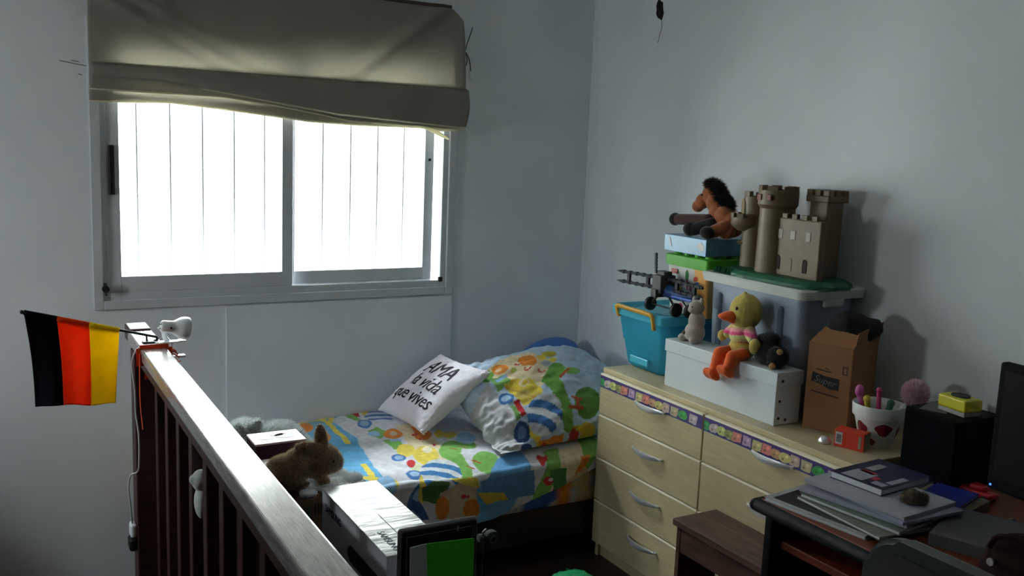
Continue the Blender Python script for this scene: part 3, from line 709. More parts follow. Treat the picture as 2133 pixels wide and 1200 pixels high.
PILLOW_PRINT = [('p', [(-0.606, -0.212), (-0.517, -0.079), (-0.449, -0.016), (-0.29, 0.07), (-0.272, -0.051), (-0.272, -0.132), (-0.3, -0.256), (-0.365, -0.342), (-0.54, -0.273)], (205, 208, 212)), ('p', [(-0.271, 0.149), (-0.13, 0.2), (-0.024, 0.197), (0.004, 0.118), (-0.02, 0.026), (-0.108, -0.039), (-0.185, 0.021), (-0.258, 0.058)], (240, 220, 175)), ('p', [(-0.307, 0.14), (-0.234, 0.158), (-0.235, 0.114), (-0.279, 0.076), (-0.306, 0.097)], (110, 170, 70)), ('p', [(-0.269, 0.094), (-0.197, 0.095), (-0.199, 0.037), (-0.271, 0.02)], (120, 175, 90)), ('p', [(-0.252, 0.082), (-0.197, 0.095), (-0.195, 0.078), (-0.252, 0.061)], (130, 180, 220)), ('e', -0.198, 0.134, 0.0354, 0.0304, -3.031, (232, 130, 45)), ('e', -0.209, 0.132, 0.0137, 0.0114, -2.793, (235, 200, 160)), ('e', -0.073, 0.132, 0.0468, 0.0364, 0.707, (232, 130, 45)), ('e', -0.061, 0.107, 0.0317, 0.0175, 0.946, (232, 130, 45)), ('e', -0.119, 0.13, 0.0163, 0.0123, 0.569, (205, 45, 50)), ('e', -0.115, 0.132, 0.0121, 0.0089, 0.725, (240, 220, 175)), ('e', -0.108, 0.124, 0.0067, 0.0036, 0.693, (205, 45, 50)), ('e', -0.103, 0.08, 0.016, 0.013, 0.554, (205, 45, 50)), ('e', -0.099, 0.082, 0.0119, 0.0096, 0.775, (240, 220, 175)), ('e', -0.092, 0.074, 0.0067, 0.0045, 1.107, (205, 45, 50)), ('e', -0.059, 0.045, 0.0159, 0.0123, -2.85, (205, 45, 50)), ('e', -0.054, 0.047, 0.0121, 0.0089, 0.725, (240, 220, 175)), ('e', -0.048, 0.039, 0.006, 0.0038, 0.808, (205, 45, 50)), ('e', -0.156, 0.097, 0.0159, 0.0118, 0.684, (190, 190, 80)), ('e', -0.007, 0.122, 0.0251, 0.02, 0.667, (238, 210, 70)), ('e', 0.026, 0.093, 0.0251, 0.02, 0.47, (238, 210, 70)), ('e', 0.042, 0.139, 0.0331, 0.017, 2.874, (205, 190, 70)), ('e', -0.012, 0.079, 0.0218, 0.0148, 2.916, (170, 175, 185)), ('p', [(-0.092, -0.013), (-0.04, 0.033), (0.003, 0.062), (0.05, 0.057), (0.035, 0.006), (-0.02, -0.028), (-0.02, -0.093), (-0.042, -0.178), (-0.066, -0.239), (-0.108, -0.243), (-0.103, -0.185), (-0.079, -0.071)], (110, 170, 70)), ('e', 0.009, 0.032, 0.0408, 0.0326, 0.437, (110, 170, 70)), ('e', 0.065, -0.005, 0.035, 0.0272, -3.019, (110, 170, 70)), ('l', -0.008, -0.022, 0.054, 0.01, 0.012, (200, 90, 50)), ('p', [(-0.237, 0.04), (-0.185, 0.047), (-0.122, 0.019), (-0.112, -0.059), (-0.157, -0.094), (-0.218, -0.092), (-0.226, -0.038)], (238, 210, 70)), ('e', -0.158, 0.011, 0.0246, 0.0201, -2.82, (240, 220, 175)), ('e', -0.155, 0.01, 0.0147, 0.0117, 0.571, (238, 210, 70)), ('e', -0.163, -0.077, 0.0312, 0.0251, 0.483, (235, 205, 90)), ('e', -0.189, -0.041, 0.0287, 0.0223, 3.079, (225, 200, 110)), ('l', -0.229, 0.026, -0.138, -0.101, 0.01, (205, 160, 60)), ('e', -0.262, -0.029, 0.0352, 0.0292, 0.561, (65, 115, 185)), ('e', -0.261, -0.028, 0.0213, 0.0172, 0.449, (150, 190, 220)), ('p', [(-0.25, -0.06), (-0.22, -0.055), (-0.233, -0.137), (-0.256, -0.143)], (205, 45, 50)), ('p', [(-0.269, -0.073), (-0.252, -0.069), (-0.258, -0.147), (-0.279, -0.149)], (110, 160, 80)), ('e', -0.278, -0.193, 0.0423, 0.0315, 0.848, (45, 75, 125)), ('e', -0.277, -0.192, 0.0224, 0.0152, 0.859, (90, 130, 180)), ('e', -0.292, -0.269, 0.036, 0.0275, 0.736, (45, 75, 125)), ('p', [(-0.233, -0.156), (-0.203, -0.158), (-0.211, -0.233), (-0.242, -0.26), (-0.254, -0.217)], (238, 210, 70)), ('s', -0.157, -0.155, 0.0948, 0.0693, 0.778, (60, 110, 180), (220, 228, 235), 5), ('p', [(-0.232, -0.244), (-0.171, -0.244), (-0.119, -0.249), (-0.104, -0.274), (-0.148, -0.305), (-0.242, -0.298)], (232, 130, 45)), ('e', -0.193, -0.279, 0.0411, 0.0261, 2.926, (190, 60, 40)), ('e', -0.067, -0.254, 0.023, 0.0177, -2.789, (190, 60, 50)), ('e', 0.041, -0.162, 0.0765, 0.0537, 0.744, (85, 140, 60)), ('l', -0.01, -0.128, 0.018, -0.148, 0.014, (180, 70, 40)), ('l', -0.043, -0.167, 0.002, -0.184, 0.014, (180, 70, 40)), ('l', 0.007, -0.139, -0.02, -0.181, 0.014, (180, 70, 40)), ('p', [(-0.067, -0.229), (0.001, -0.235), (0.051, -0.258), (0.037, -0.278), (-0.02, -0.267)], (225, 190, 60))]
# the print repeats towards the left end of the bed
QUILT_PRINT = [s[:1]+(s[1]-0.86,)+s[2:] for s in QUILT_PRINT if s[0] in 'es' and 1.36 < s[1] < 1.86 and s[2] > 2.9] + [('p', [(x-0.86, y) for x, y in s[1]], s[2]) for s in QUILT_PRINT if s[0] == 'p' and all(1.36 < x < 1.86 and y > 2.9 for x, y in s[1])] + QUILT_PRINT
# quilt: top surface and a front drop whose hem rises to the right
QX0, QX1 = 0.505, 2.492
def hemz(x):
    pts = [(0.5, 0.25), (1.2, 0.235), (1.45, 0.212), (1.62, 0.222), (1.85, 0.290), (2.08, 0.362), (2.5, 0.385)]
    for (a, za), (c, zc) in zip(pts, pts[1:]):
        if a <= x <= c: return za+(zc-za)*(x-a)/(c-a)
    return 0.38
def qz(x, y):
    base = 0.425+0.018*math.sin(PI*(y-2.9)/0.8)
    t = max(0.0, (3.0-y)/0.11); base -= 0.022*t*t
    w = 0.010*nz(x*4, y*5)+0.006*nz(x*9+3, y*10)+0.003*nz(x*22, y*20+5)
    # creases running from the front fold
    w += 0.010*nz(x*7+y*3, 2.5)*max(0, 1-(y-2.88)/0.3)
    return base+w*0.8
def quilt(i, j):
    x = QX0+(QX1-QX0)*i
    if j < 0.72:
        y = 3.70-(3.70-2.905)*(j/0.72)
        return Vector((x, y, qz(x, y)))
    t = (j-0.72)/0.28
    ze = qz(x, 2.905); hz = hemz(x)
    a = min(1.0, t/0.22)
    r = 0.022
    if t < 0.22:
        an = a*PI/2
        yy = 2.905-r*math.sin(an)
        return Vector((x, max(yy, 2.8925) if x > 2.0 else yy, ze-r*(1-math.cos(an))))
    s = (t-0.22)/0.78
    z = (ze-r)+(hz-(ze-r))*s
    y = 2.905-r-0.006*math.sin(s*PI)*nz(x*9, 4.2)-0.010*nz(x*6+1, z*6)*s+0.003*s
    return Vector((x, max(min(y, 2.897), 2.8925) if x > 2.0 else min(y, 2.897), z))
qm = grid_mesh('quilt', 620, 330, quilt)
qo = link_mesh('quilt', qm, SHEET, None, (1.5, 3.3, 0.4), True, True); solid(qo, 0.006, 1.0)
tag(qo, 'colourful printed quilt with trucks and trees covering the bed', 'quilt')
def quiltpaint(co):
    u = co[:, 0]+1.5; y = co[:, 1]+3.3; z = co[:, 2]+0.4
    v = np.where(y > 2.9, y, 2.89-(0.40-z))
    return np.clip(shapes(u, v, (224, 227, 236), QUILT_PRINT, 0.0018), 0, 1)**0.84
paint(qm, quiltpaint)

def pillow_mesh(name, C, U, V, a, b_, th, n=90, pinch=0.10, wr=0.004, seed=0, corner=0.16):
    """Closed plump pillow; returns mesh and the function giving the upper face."""
    U = Vector(U).normalized(); V = Vector(V); V = (V-U*V.dot(U)).normalized(); W = U.cross(V); C = Vector(C)
    def at(s, t, side):
        e = max(0.0, (1-s**2))*max(0.0, (1-t**2))
        h = th*e**0.42
        k = 1-pinch*(1-t*t)*abs(s)**3*0.9; k2 = 1-pinch*(1-s*s)*abs(t)**3*0.9
        p = C+U*(a*s*k)+V*(b_*t*k2)
        q = wr*nz(s*3+seed, t*3)+wr*0.7*nz(s*8, t*8+seed)
        ed = wr*1.6*nz(s*14+seed, t*14)*(abs(s)**6+abs(t)**6)
        return p+W*((h+q*min(1, h*20)+ed)*side)
    vs = []; fs = []; idx = {}
    def vid(i, j, side):
        edge = i in (0, n) or j in (0, n)
        key = (i, j, 0 if edge else side)
        if key not in idx:
            idx[key] = len(vs)
            # cosine spacing keeps the rim round
            s = -math.cos(PI*i/n); t = -math.cos(PI*j/n)
            vs.append(at(s, t, 0 if edge else side))
        return idx[key]
    for side in (1, -1):
        for i in range(n):
            for j in range(n):
                q = [vid(i, j, side), vid(i+1, j, side), vid(i+1, j+1, side), vid(i, j+1, side)]
                fs.append(q if side > 0 else q[::-1])
    me = bpy.data.meshes.new(name); me.from_pydata([tuple(v) for v in vs], [], fs); me.update()
    return me, at, (C, U, V, W)
# rolled blue blanket at the head of the bed that props the pillow
b = B()
for k in range(3):
    tube(b, [(2.05+0.02*k, 3.52+0.05*k, 0.50), (2.22, 3.50+0.06*k, 0.55+0.035*k), (2.36, 3.48+0.06*k, 0.545+0.045*k), (2.43, 3.46+0.06*k, 0.49)], [0.05, 0.075, 0.075, 0.04], n=14)
BLU = M('blue_blanket', (70, 120, 196), rough=0.95, var=0.12, scale=10, bump=0.4, bscale=120, sheen=0.3)
o = link_mesh('rolled_blanket', fused(b, 0.008, 6), BLU, None, (2.24, 3.52, 0.45), True, True)
tag(o, 'bunched blue blanket behind the big pillow in the bed corner', 'blanket')
PC = (2.05, 3.20, 0.575); PU = (0.985, 0.02, 0.14); PV = (-0.02, 0.9, 0.45)
pm, pat, fr = pillow_mesh('pillow', PC, PU, PV, 0.41, 0.27, 0.115, 200, 0.07, 0.012, 3)
# soft side folds at the open left end of the pillow case
def fold(co):
    C, U, V, W = fr
    for v in co:
        d = v.co-C; s = d.dot(U)/0.41; t = d.dot(V)/0.27
        k = max(0.0, -s-0.35)/0.65
        if k > 0:
            f = math.sin(t*9+s*2.5)*0.5+math.sin(t*17+1+s*4)*0.3
            v.co += W*(0.022*f*k*(1-k*0.4))+U*(0.012*nz(t*6, 3)*k)
        g = max(0.0, -t-0.45)/0.55
        if g > 0: v.co += W*(0.010*math.sin(s*13)*g)
        v.co.z -= 0.15*max(0.0, s-0.05)**2*(0.35+0.65*(t+1)/2)
        if v.co.z < 0.452: v.co.z = 0.452+0.1*(v.co.z-0.452)
fold(pm.vertices)
po_ = link_mesh('pillow', pm, SHEET, None, (2.05, 3.2, 0.45), True, True)
tag(po_, 'big plump pillow in a printed case with trucks and trees', 'pillow')
def pillowpaint(co):
    C, U, V, W = fr
    P = co+np.array([2.05, 3.2, 0.45])-np.array(C)
    u = P@np.array(U); v = P@np.array(V)
    return np.clip(shapes(u, v, (186, 212, 236), PILLOW_PRINT, 0.0015), 0, 1)**0.84
paint(pm, pillowpaint)
# white cushion with hand lettering
CUSH = M('white_cushion', (238, 236, 244), rough=0.9, var=0.03, scale=5, bump=0.25, bscale=300, bdist=0.0005, spec=0.1)
CC = (1.600, 3.425, 0.573); CU = (0.03, -1.0, 0.045); CV = (0.80, 0.02, 0.57)
cm, cat_, cf = pillow_mesh('cushion', CC, CU, CV, 0.215, 0.185, 0.062, 60, 0.10, 0.004, 9)
co_ = link_mesh('text_cushion', cm, CUSH, None, (1.615, 3.425, 0.45), True, True)
tag(co_, 'white cushion with black handwritten lettering leaning on the big pillow', 'cushion')
INK = M('black_ink', (18, 18, 26), rough=0.8)
def cw(p):   # from text space to the cushion's upper face
    s = max(-0.97, min(0.97, p.x/0.215)); t = max(-0.97, min(0.97, p.y/0.185))
    return cat_(s, t, 1)+cf[3]*(0.0012+p.z)
for s_, sz, x, y in (('AMA', 0.112, 0.012, 0.078), ('la vida', 0.098, 0.020, -0.005), ('que vives', 0.090, 0.008, -0.082)):
    me = text_mesh(s_, sz, None, 0.0004, shear=0.15, warp=lambda c, x=x, y=y: cw(Vector((c.x+x, c.y+y, c.z))), space=0.95)
    l = link_mesh('lettering', me, INK, co_, None, True)

# ------------------------------------------------------------------ low cabinet behind the railing and the things piled on it
CAB = M('cabinet_dark_wood', (70, 46, 36), rough=0.5, var=0.2, scale=8, stretch=(5, 1, 5))
cb = thing('low_cabinet', 'narrow dark wooden cabinet with a raised back edge behind the railing', 'cabinet', (0.72, 1.8, 0.0))
b = B(); box(b, 0.556, 0.580, 1.0, 2.46, 0.0, 0.80, 0.003); obj('back_board', b, CAB, cb)
b = B(); box(b, 0.580, 0.87, 1.0, 2.46, 0.575, 0.60, 0.003); obj('top', b, CAB, cb)
for y in (1.0, 2.436):
    b = B(); box(b, 0.580, 0.86, y, y+0.024, 0.0, 0.575, 0.002); obj('side_panel', b, CAB, cb)
for k in range(3):
    y0 = 1.03+0.47*k
    b = B(); box(b, 0.852, 0.868, y0, y0+0.46, 0.06, 0.565, 0.003); d = obj('door', b, CAB, cb)
    b = B(); cyl(b, (0.868, y0+0.42, 0.45), (0.885, y0+0.42, 0.45), 0.010, n=12); obj('knob', b, CHROME, d)
# long white printer box
PBOX = M('white_carton_gloss', (214, 222, 226), rough=0.22, var=0.03, scale=4, bump=0.55, bscale=9, bdist=0.006, bstretch=(0.5, 2.2, 1), coat=0.3)
PSIDE = M('white_carton_side', (226, 228, 236), rough=0.6, var=0.05)
pb = thing('printer_carton', 'long white printed carton with a hand hole behind the handrail', 'box', (0.725, 1.79, 0.60))
b = B(); box(b, 0.660, 0.792, 1.600, 1.995, 0.60, 0.796, 0.002); obj('carton', b, PSIDE, pb)
b = B(); box(b, 0.659, 0.793, 1.599, 1.996, 0.796, 0.800, 0.0015); obj('lid_flap', b, PBOX, pb, label='glossy white top')
BLUEINK = M('blue_ink', (62, 60, 110), rough=0.7); GREYINK = M('grey_ink', (150, 162, 178), rough=0.7)
link_mesh('side_lettering', text_mesh('SAMSUNG', 0.025, axes((0.6594, 1.915, 0.763), (0, -1, 0), (0, 0, 1)), 0.0003, space=0.9), BLUEINK, pb)
link_mesh('top_lettering', text_mesh('SAMSUNG', 0.022, axes((0.690, 1.665, 0.8004), (0, -1, 0), (1, 0, 0)), 0.0002, space=0.95), GREYINK, pb)
b = B(); box(b, 0.72, 0.7215, 1.66, 1.80, 0.8000, 0.8006); obj('tape_seam', b, GREYINK, pb)
b = B()
hp = []
for cy, a0 in ((1.645, 0), (1.795, 1)):
    for k in range(9):
        a = (-PI/2+PI*k/8) if a0 else (PI/2+PI*k/8)
        hp.append((cy+0.022*math.cos(a), 0.722+0.018*math.sin(a)))
hp = [(y, z) for y, z in hp]
prism(b, [(y, z) for y, z in hp], 0.0, 0.0012, axes((0.6592, 0, 0), (0, 1, 0), (0, 0, 1)) @ Matrix.Translation((0, 0, -0.0006)))
obj('hand_hole', b, M('hole_dark', (26, 34, 30), rough=0.9), pb, label='dark oval hand hole')
# little brown carton under the rabbit
KR = M('kraft_card', (120, 92, 64), rough=0.8, var=0.12, scale=8)
kb = thing('small_carton', 'small brown carton with dark bar marks under the rabbit plush', 'box', (0.69, 2.13, 0.60))
b = B(); box(b, 0.590, 0.745, 2.05, 2.20, 0.60, 0.755, 0.002); obj('carton', b, KR, kb)
b = B()
for k in range(5): box(b, 0.66+0.008*k, 0.664+0.008*k, 2.0493, 2.0502, 0.715, 0.742)
obj('bar_marks', b, BLACKP, kb)
b = B(); box(b, 0.602, 0.652, 2.0494, 2.0502, 0.70, 0.735); obj('label_patch', b, M('card_label', (96, 100, 90), rough=0.8), kb)
WF = M('white_fleece', (246, 250, 252), rough=0.95, var=0.08, scale=50, sheen=0.4, transl=0.2)
b = B(); rnd = random.Random(3)
for k in range(26):
    ell(b, (0.60+0.165*rnd.random(), 2.06+0.12*rnd.random(), 0.762+0.004*rnd.random()), (0.024, 0.02, 0.0075), None, 10)
ell(b, (0.785, 2.14, 0.758), (0.03, 0.025, 0.010), None, 10)
o = furred('fleece_cloth', b, WF, None, 0.004, 2, 5000, 0.007, seed=4, loc=(0.69, 2.13, 0.755)); tag(o, 'white fleece cloth spread under the rabbit plush', 'cloth')
# rabbit plush
RAB = M('brown_plush', (140, 116, 92), rough=0.98, var=0.2, scale=70, sheen=0.8, bump=0.5, bscale=200, bdist=0.002)
RABF = M('brown_fur', (206, 184, 152), rough=0.95, var=0.1, transl=0.6)
Zr = 0.770
b = B(); Y = 2.115
ell(b, (0.607, Y, Zr+0.040), (0.044, 0.036, 0.036), (0, 0.15, 0)); ell(b, (0.640, Y, Zr+0.050), (0.040, 0.034, 0.038), (0, 0.05, 0)); ell(b, (0.676, Y, Zr+0.048), (0.030, 0.030, 0.034))
ell(b, (0.703, Y-0.004, Zr+0.056), (0.041, 0.036, 0.035), (0, 0.35, 0)); ell(b, (0.724, Y-0.006, Zr+0.046), (0.024, 0.024, 0.022))
ell(b, (0.697, Y+0.004, Zr+0.105), (0.016, 0.010, 0.038), (0, -0.12, 0)); ell(b, (0.661, Y-0.010, Zr+0.092), (0.034, 0.011, 0.014), (0, 0.15, 0)); ell(b, (0.684, Y-0.004, Zr+0.075), (0.016, 0.010, 0.014))
ell(b, (0.568, Y, Zr+0.030), (0.014, 0.015, 0.014))
for sy in (-1, 1):
    ell(b, (0.618, Y+0.022*sy, Zr+0.022), (0.030, 0.014, 0.022)); ell(b, (0.636, Y+0.022*sy, Zr+0.006), (0.024, 0.011, 0.008))
    capsule(b, (0.686, Y+0.018*sy, Zr+0.034), (0.694, Y+0.02*sy, Zr+0.006), 0.013, 0.010); ell(b, (0.698, Y+0.02*sy, Zr+0.005), (0.016, 0.010, 0.007))
rt = thing('rabbit_plush', 'brown plush rabbit with upright ear seen from the side against the light', 'plush toy', (0.65, Y, Zr-0.002))
furred('body', b, RAB, rt, 0.0028, 3, 22000, 0.0062, RABF, seed=2)
b = B(); ell(b, (0.714, Y-0.039, Zr+0.060), (0.003, 0.002, 0.003), None, 10); ell(b, (0.747, Y-0.007, Zr+0.048), (0.003, 0.004, 0.003), None, 10); obj('eye', b, BLACKP, rt, smooth=True)
# pink lidded box on a darker box, and the little tin in front
PK = M('pink_lid', (226, 196, 206), rough=0.3, var=0.05, coat=0.3); PKS = M('plum_side', (84, 38, 62), rough=0.5, var=0.1)
b = B(); box(b, 0.604, 0.742, 2.350, 2.445, 0.60, 0.742, 0.002)
single('dark_box', b, M('navy_box', (30, 28, 44), rough=0.6), 'dark box supporting the pink lidded box beside the cabinet edge', 'box', (0.67, 2.40, 0.60))
pk = thing('pink_box', 'flat plum box with a shiny pale pink lid behind the rabbit', 'box', (0.667, 2.405, 0.742))
b = B(); box(b, 0.600, 0.734, 2.355, 2.450, 0.742, 0.794, 0.002); obj('side', b, PKS, pk)
b = B(); box(b, 0.599, 0.735, 2.354, 2.451, 0.794, 0.800, 0.002); obj('lid', b, PK, pk)
b = B()
for cx, cy, r in ((0.640, 2.40, 0.022), (0.690, 2.405, 0.028), (0.672, 2.42, 0.018)):
    lathe(b, [(0.0, 0.0004), (r, 0.0004), (r, 0.0)], 14, Matrix.Translation((cx, cy, 0.8001)) @ Matrix.Diagonal((1, 0.75, 1, 1)))
obj('lid_print', b, M('lid_print', (150, 138, 172), rough=0.35), pk)
tn = thing('small_tin', 'small dark green tin with a pale patterned lid between pink box and rabbit', 'tin', (0.64, 2.28, 0.60))
b = B(); box(b, 0.604, 0.682, 2.245, 2.315, 0.60, 0.762, 0.004); obj('tin_body', b, M('dark_green', (20, 34, 28), rough=0.5), tn)
b = B(); box(b, 0.602, 0.684, 2.243, 2.317, 0.762, 0.772, 0.003); ld = obj('lid', b, M('pale_lid', (224, 220, 200), rough=0.35, var=0.35, scale=45), tn)
b = B(); box(b, 0.640, 0.660, 2.262, 2.300, 0.7720, 0.7728); obj('lid_print', b, M('amber_print', (196, 158, 84), rough=0.5), ld)
# dark case with a pink loop
gc = thing('dark_case', 'small dark grey curved case with pink loop beside the rabbit', 'case', (0.80, 2.20, 0.60))
b = B(); box(b, 0.770, 0.845, 2.16, 2.24, 0.60, 0.690, 0.004); obj('stand_block', b, M('case_base', (60, 60, 66), rough=0.6), gc)
b = B()
prof = [(0.776, 0.690), (0.845, 0.690), (0.848, 0.704), (0.842, 0.722), (0.834, 0.728), (0.800, 0.708)]
prism(b, prof, 0.0, 0.05, axes((0, 2.225, 0), (1, 0, 0), (0, 0, 1)))
obj('shell', b, M('case_shell', (58, 54, 60), rough=0.5), gc)
b = B(); tube(b, [(0.775, 2.19, 0.700), (0.778, 2.19, 0.722), (0.798, 2.19, 0.728), (0.806, 2.19, 0.715), (0.79, 2.19, 0.703), (0.776, 2.19, 0.701)], 0.0018, n=6); obj('loop', b, M('pink_cord', (214, 150, 160), rough=0.6), gc, smooth=True)
# navy picture frame and green folder near the camera
NV = M('navy_card', (26, 26, 60), rough=0.4, var=0.1)
pf = thing('navy_frame', 'navy blue framed board with a grey rim standing at the cabinet end', 'picture frame', (0.70, 1.46, 0.60))
b = B(); box(b, 0.621, 0.779, 1.452, 1.462, 0.60, 0.9185, 0.006, 3); obj('rim', b, M('grey_rim', (150, 150, 156), rough=0.4), pf)
b = B(); box(b, 0.6265, 0.774, 1.4495, 1.453, 0.605, 0.9135, 0.004); obj('board', b, NV, pf)
b = B(); box(b, 0.636, 0.7375, 1.4485, 1.4496, 0.61, 0.9035); box(b, 0.7375, 0.764, 1.4485, 1.4496, 0.61, 0.9035); obj('inner_panel', b, M('navy_deep', (20, 20, 48), rough=0.35), pf)
b = B()
for x in (0.6345, 0.7655, 0.7695): box(b, x, x+0.0012, 1.4478, 1.4488, 0.62, 0.9035)
box(b, 0.636, 0.764, 1.4480, 1.4488, 0.9030, 0.9038); obj('silver_line', b, M('silver_line', (160, 160, 172), rough=0.3), pf)
b = B(); cyl(b, (0.7345, 1.4475, 0.900), (0.7345, 1.4475, 0.908), 0.0016, n=8); obj('clip', b, CHROME, pf)
gf = thing('green_folder', 'bright green and white card folder leaning on the navy frame', 'folder', (0.70, 1.41, 0.60))
m = Matrix.Translation((0.640, 1.405, 0.60)) @ Euler((R(-6), 0, 0)).to_matrix().to_4x4()
b = B(); prism(b, [(0.028, 0), (0.112, 0), (0.120, 0.288), (0.026, 0.294)], 0, 0.004, m @ Euler((R(90), 0, 0)).to_matrix().to_4x4()); obj('green_cover', b, M('vivid_green', (86, 224, 46), rough=0.45, var=0.06), gf)
b = B(); prism(b, [(-0.012, 0), (0.028, 0), (0.026, 0.294), (-0.005, 0.2925)], 0, 0.004, m @ Euler((R(90), 0, 0)).to_matrix().to_4x4()); obj('white_strip', b, M('pale_card', (222, 232, 228), rough=0.5), gf)
sm = thing('small_camera', 'small grey-green round-lensed device at the right edge of the frame', 'device', (0.80, 1.455, 0.60))
GG = M('grey_green_plastic', (124, 142, 132), rough=0.4)
b = B(); cyl(b, (0.800, 1.462, 0.60), (0.800, 1.462, 0.868), 0.004, n=10); lathe(b, [(0, 0), (0.024, 0), (0.022, 0.006), (0, 0.008)], 20, Matrix.Translation((0.800, 1.462, 0.60))); obj('stand', b, BLACKP, sm, smooth=True, auto=40)
b = B(); cyl(b, (0.782, 1.455, 0.874), (0.797, 1.455, 0.873), 0.0075, n=14); obj('barrel', b, GG, sm, smooth=True, auto=40)
b = B(); lathe(b, [(0.0105, 0.0), (0.0145, 0.002), (0.0145, 0.014), (0.0, 0.016)], 24, axes((0.8055, 1.440, 0.873), (1, 0, 0), (0, 0, 1)) @ Euler((PI, 0, 0)).to_matrix().to_4x4()); obj('lens_ring', b, M('dark_ring', (60, 72, 66), rough=0.4), sm, smooth=True, auto=40)
b = B(); lathe(b, [(0.0045, -0.001), (0.0085, -0.001), (0.0085, 0.004), (0.0045, 0.004), (0.0045, -0.001)], 24, axes((0.8055, 1.4395, 0.873), (1, 0, 0), (0, 0, 1)) @ Euler((PI, 0, 0)).to_matrix().to_4x4()); obj('inner_ring', b, GG, sm, smooth=True, auto=40)
b = B(); tube(b, [(0.790, 1.45, 0.880), (0.788, 1.449, 0.886), (0.795, 1.449, 0.892)], 0.002, n=6); obj('lever', b, WHITEP, sm, smooth=True)
# grey plush lying on the bed's left end
GPL = M('grey_plush', (176, 180, 178), rough=0.98, var=0.25, scale=40, sheen=0.6, bump=0.5, bscale=120, bdist=0.003)
GPF = M('grey_fur', (220, 226, 224), rough=0.95, var=0.1, transl=0.4)
gp = thing('grey_plush', 'fluffy grey plush animal lying on the left end of the bed', 'plush toy', (0.82, 3.2, 0.44))
b = B(); ell(b, (0.775, 3.20, 0.545), (0.062, 0.06, 0.065)); ell(b, (0.77, 3.21, 0.49), (0.05, 0.06, 0.05)); ell(b, (0.90, 3.20, 0.525), (0.085, 0.07, 0.06)); ell(b, (0.93, 3.2, 0.49), (0.09, 0.075, 0.05)); ell(b, (0.745, 3.16, 0.595), (0.02, 0.016, 0.02)); ell(b, (0.81, 3.16, 0.598), (0.02, 0.016, 0.02)); ell(b, (0.99, 3.15, 0.475), (0.04, 0.025, 0.025))
furred('body', b, GPL, gp, 0.006, 3, 16000, 0.014, GPF, seed=6)
# ------------------------------------------------------------------ chest of drawers
ZT = 0.762
DX0, DX1, DY0, DY1, DYM = 2.058, 2.498, 1.690, 2.885, 2.287
dr = thing('dresser', 'long pale maple chest of drawers with satin bow handles against the right wall', 'dresser', (2.28, 2.29, 0.0))
b = B(); box(b, DX0+0.014, DX1, DY0-0.004, DY1+0.004, 0.742, ZT, 0.003); obj('top', b, MAPLE, dr)
for y in (DY0, DYM-0.009, DY1-0.018):
    b = B(); box(b, DX0+0.020, DX1-0.004, y, y+0.018, 0.0, 0.742, 0.001); obj('side_panel', b, MAPLE, dr)
b = B(); box(b, DX1-0.010, DX1-0.004, DY0+0.018, DY1-0.018, 0.05, 0.742); obj('back_panel', b, MAPLE, dr)
b = B(); box(b, DX0+0.035, DX0+0.050, DY0+0.018, DY1-0.018, 0.0, 0.058); obj('plinth', b, MAPLE, dr)
PUR = (72, 56, 120)
def stickerpaint(w):
    def f(co):
        y = -co[:, 1]; z = co[:, 2]-0.710
        # u runs left to right along the drawer; 0.047 high strip
        u = (y+w)
        L = []
        cols = [((60, 150, 90), 'e'), ((196, 180, 176), 'e'), ((190, 200, 120), 'e'), ((150, 150, 90), 'e'), ((214, 138, 120), 'p'), ((190, 160, 190), 'p'), ((200, 190, 130), 'p'), ((216, 130, 120), 'p'), ((190, 150, 110), 'e'), ((200, 190, 120), 'e'), ((196, 170, 150), 'p'), ((190, 176, 140), 'p'), ((70, 160, 80), 'e'), ((196, 178, 180), 'p')]
        pos = [0.012, 0.05, 0.085, 0.122, 0.155, 0.20, 0.245, 0.285, 0.325, 0.362, 0.40, 0.445, 0.49, 0.545, 0.575]
        rnd = random.Random(3)
        for (c, k), x in zip(cols, pos):
            if k == 'e': L.append(('e', x, -0.001, 0.024, 0.016, 0.3*rnd.random(), c))
            else: L.append(('p', [(x-0.020, -0.017), (x+0.018, -0.015), (x+0.021, 0.016), (x-0.017, 0.017)], c))
            L.append(('e', x+0.006, 0.005, 0.006, 0.005, 0, tuple(min(255, int(v*1.12+14)) for v in c)))
            L.append(('e', x-0.008, -0.006, 0.005, 0.004, 0.4, tuple(int(v*0.7) for v in c)))
        L += [('e', 0.118, -0.018, 0.008, 0.003, 0, (220, 224, 232)), ('l', -0.1, 0.0205, 0.8, 0.0205, 0.003, (80, 60, 140)), ('l', -0.1, -0.0195, 0.8, -0.0195, 0.006, (64, 64, 128))]
        return shapes(u, z, PUR, L, 0.0015)
    return f
STK = M('printed_border', (200, 200, 200), rough=0.4, var=0.03, attr='col', coat=0.2)
def handle(parent, yc, zc):
    b = B(); x = DX0
    n = 16; R0 = []
    for i in range(n+1):
        t = i/n*2-1
        w = 0.0075*(1-abs(t)**2.2)+0.0035
        out = 0.026*(1-t*t)
        R0.append((x-0.002-out, yc+0.088*t, w))
    rings = []
    for (xx, yy, w) in R0:
        rings.append([b.verts.new((xx-0.002, yy, zc+w)), b.verts.new((xx-0.0045, yy, zc)), b.verts.new((xx-0.002, yy, zc-w)), b.verts.new((xx+0.003, yy, zc-w*0.8)), b.verts.new((xx+0.003, yy, zc+w*0.8))])
    for A, C in zip(rings, rings[1:]):
        for k in range(5): b.faces.new((A[k], A[(k+1) % 5], C[(k+1) % 5], C[k]))
    b.faces.new(rings[0][::-1]); b.faces.new(rings[-1])
    for t in (-0.92, 0.92): cyl(b, (x, yc+0.088*t, zc), (x-0.010, yc+0.088*t, zc), 0.0045, n=10)
    obj('handle', b, CHROME, parent, smooth=True, auto=35)
zs = [(0.582, 0.740), (0.410, 0.577), (0.238, 0.405), (0.062, 0.233)]
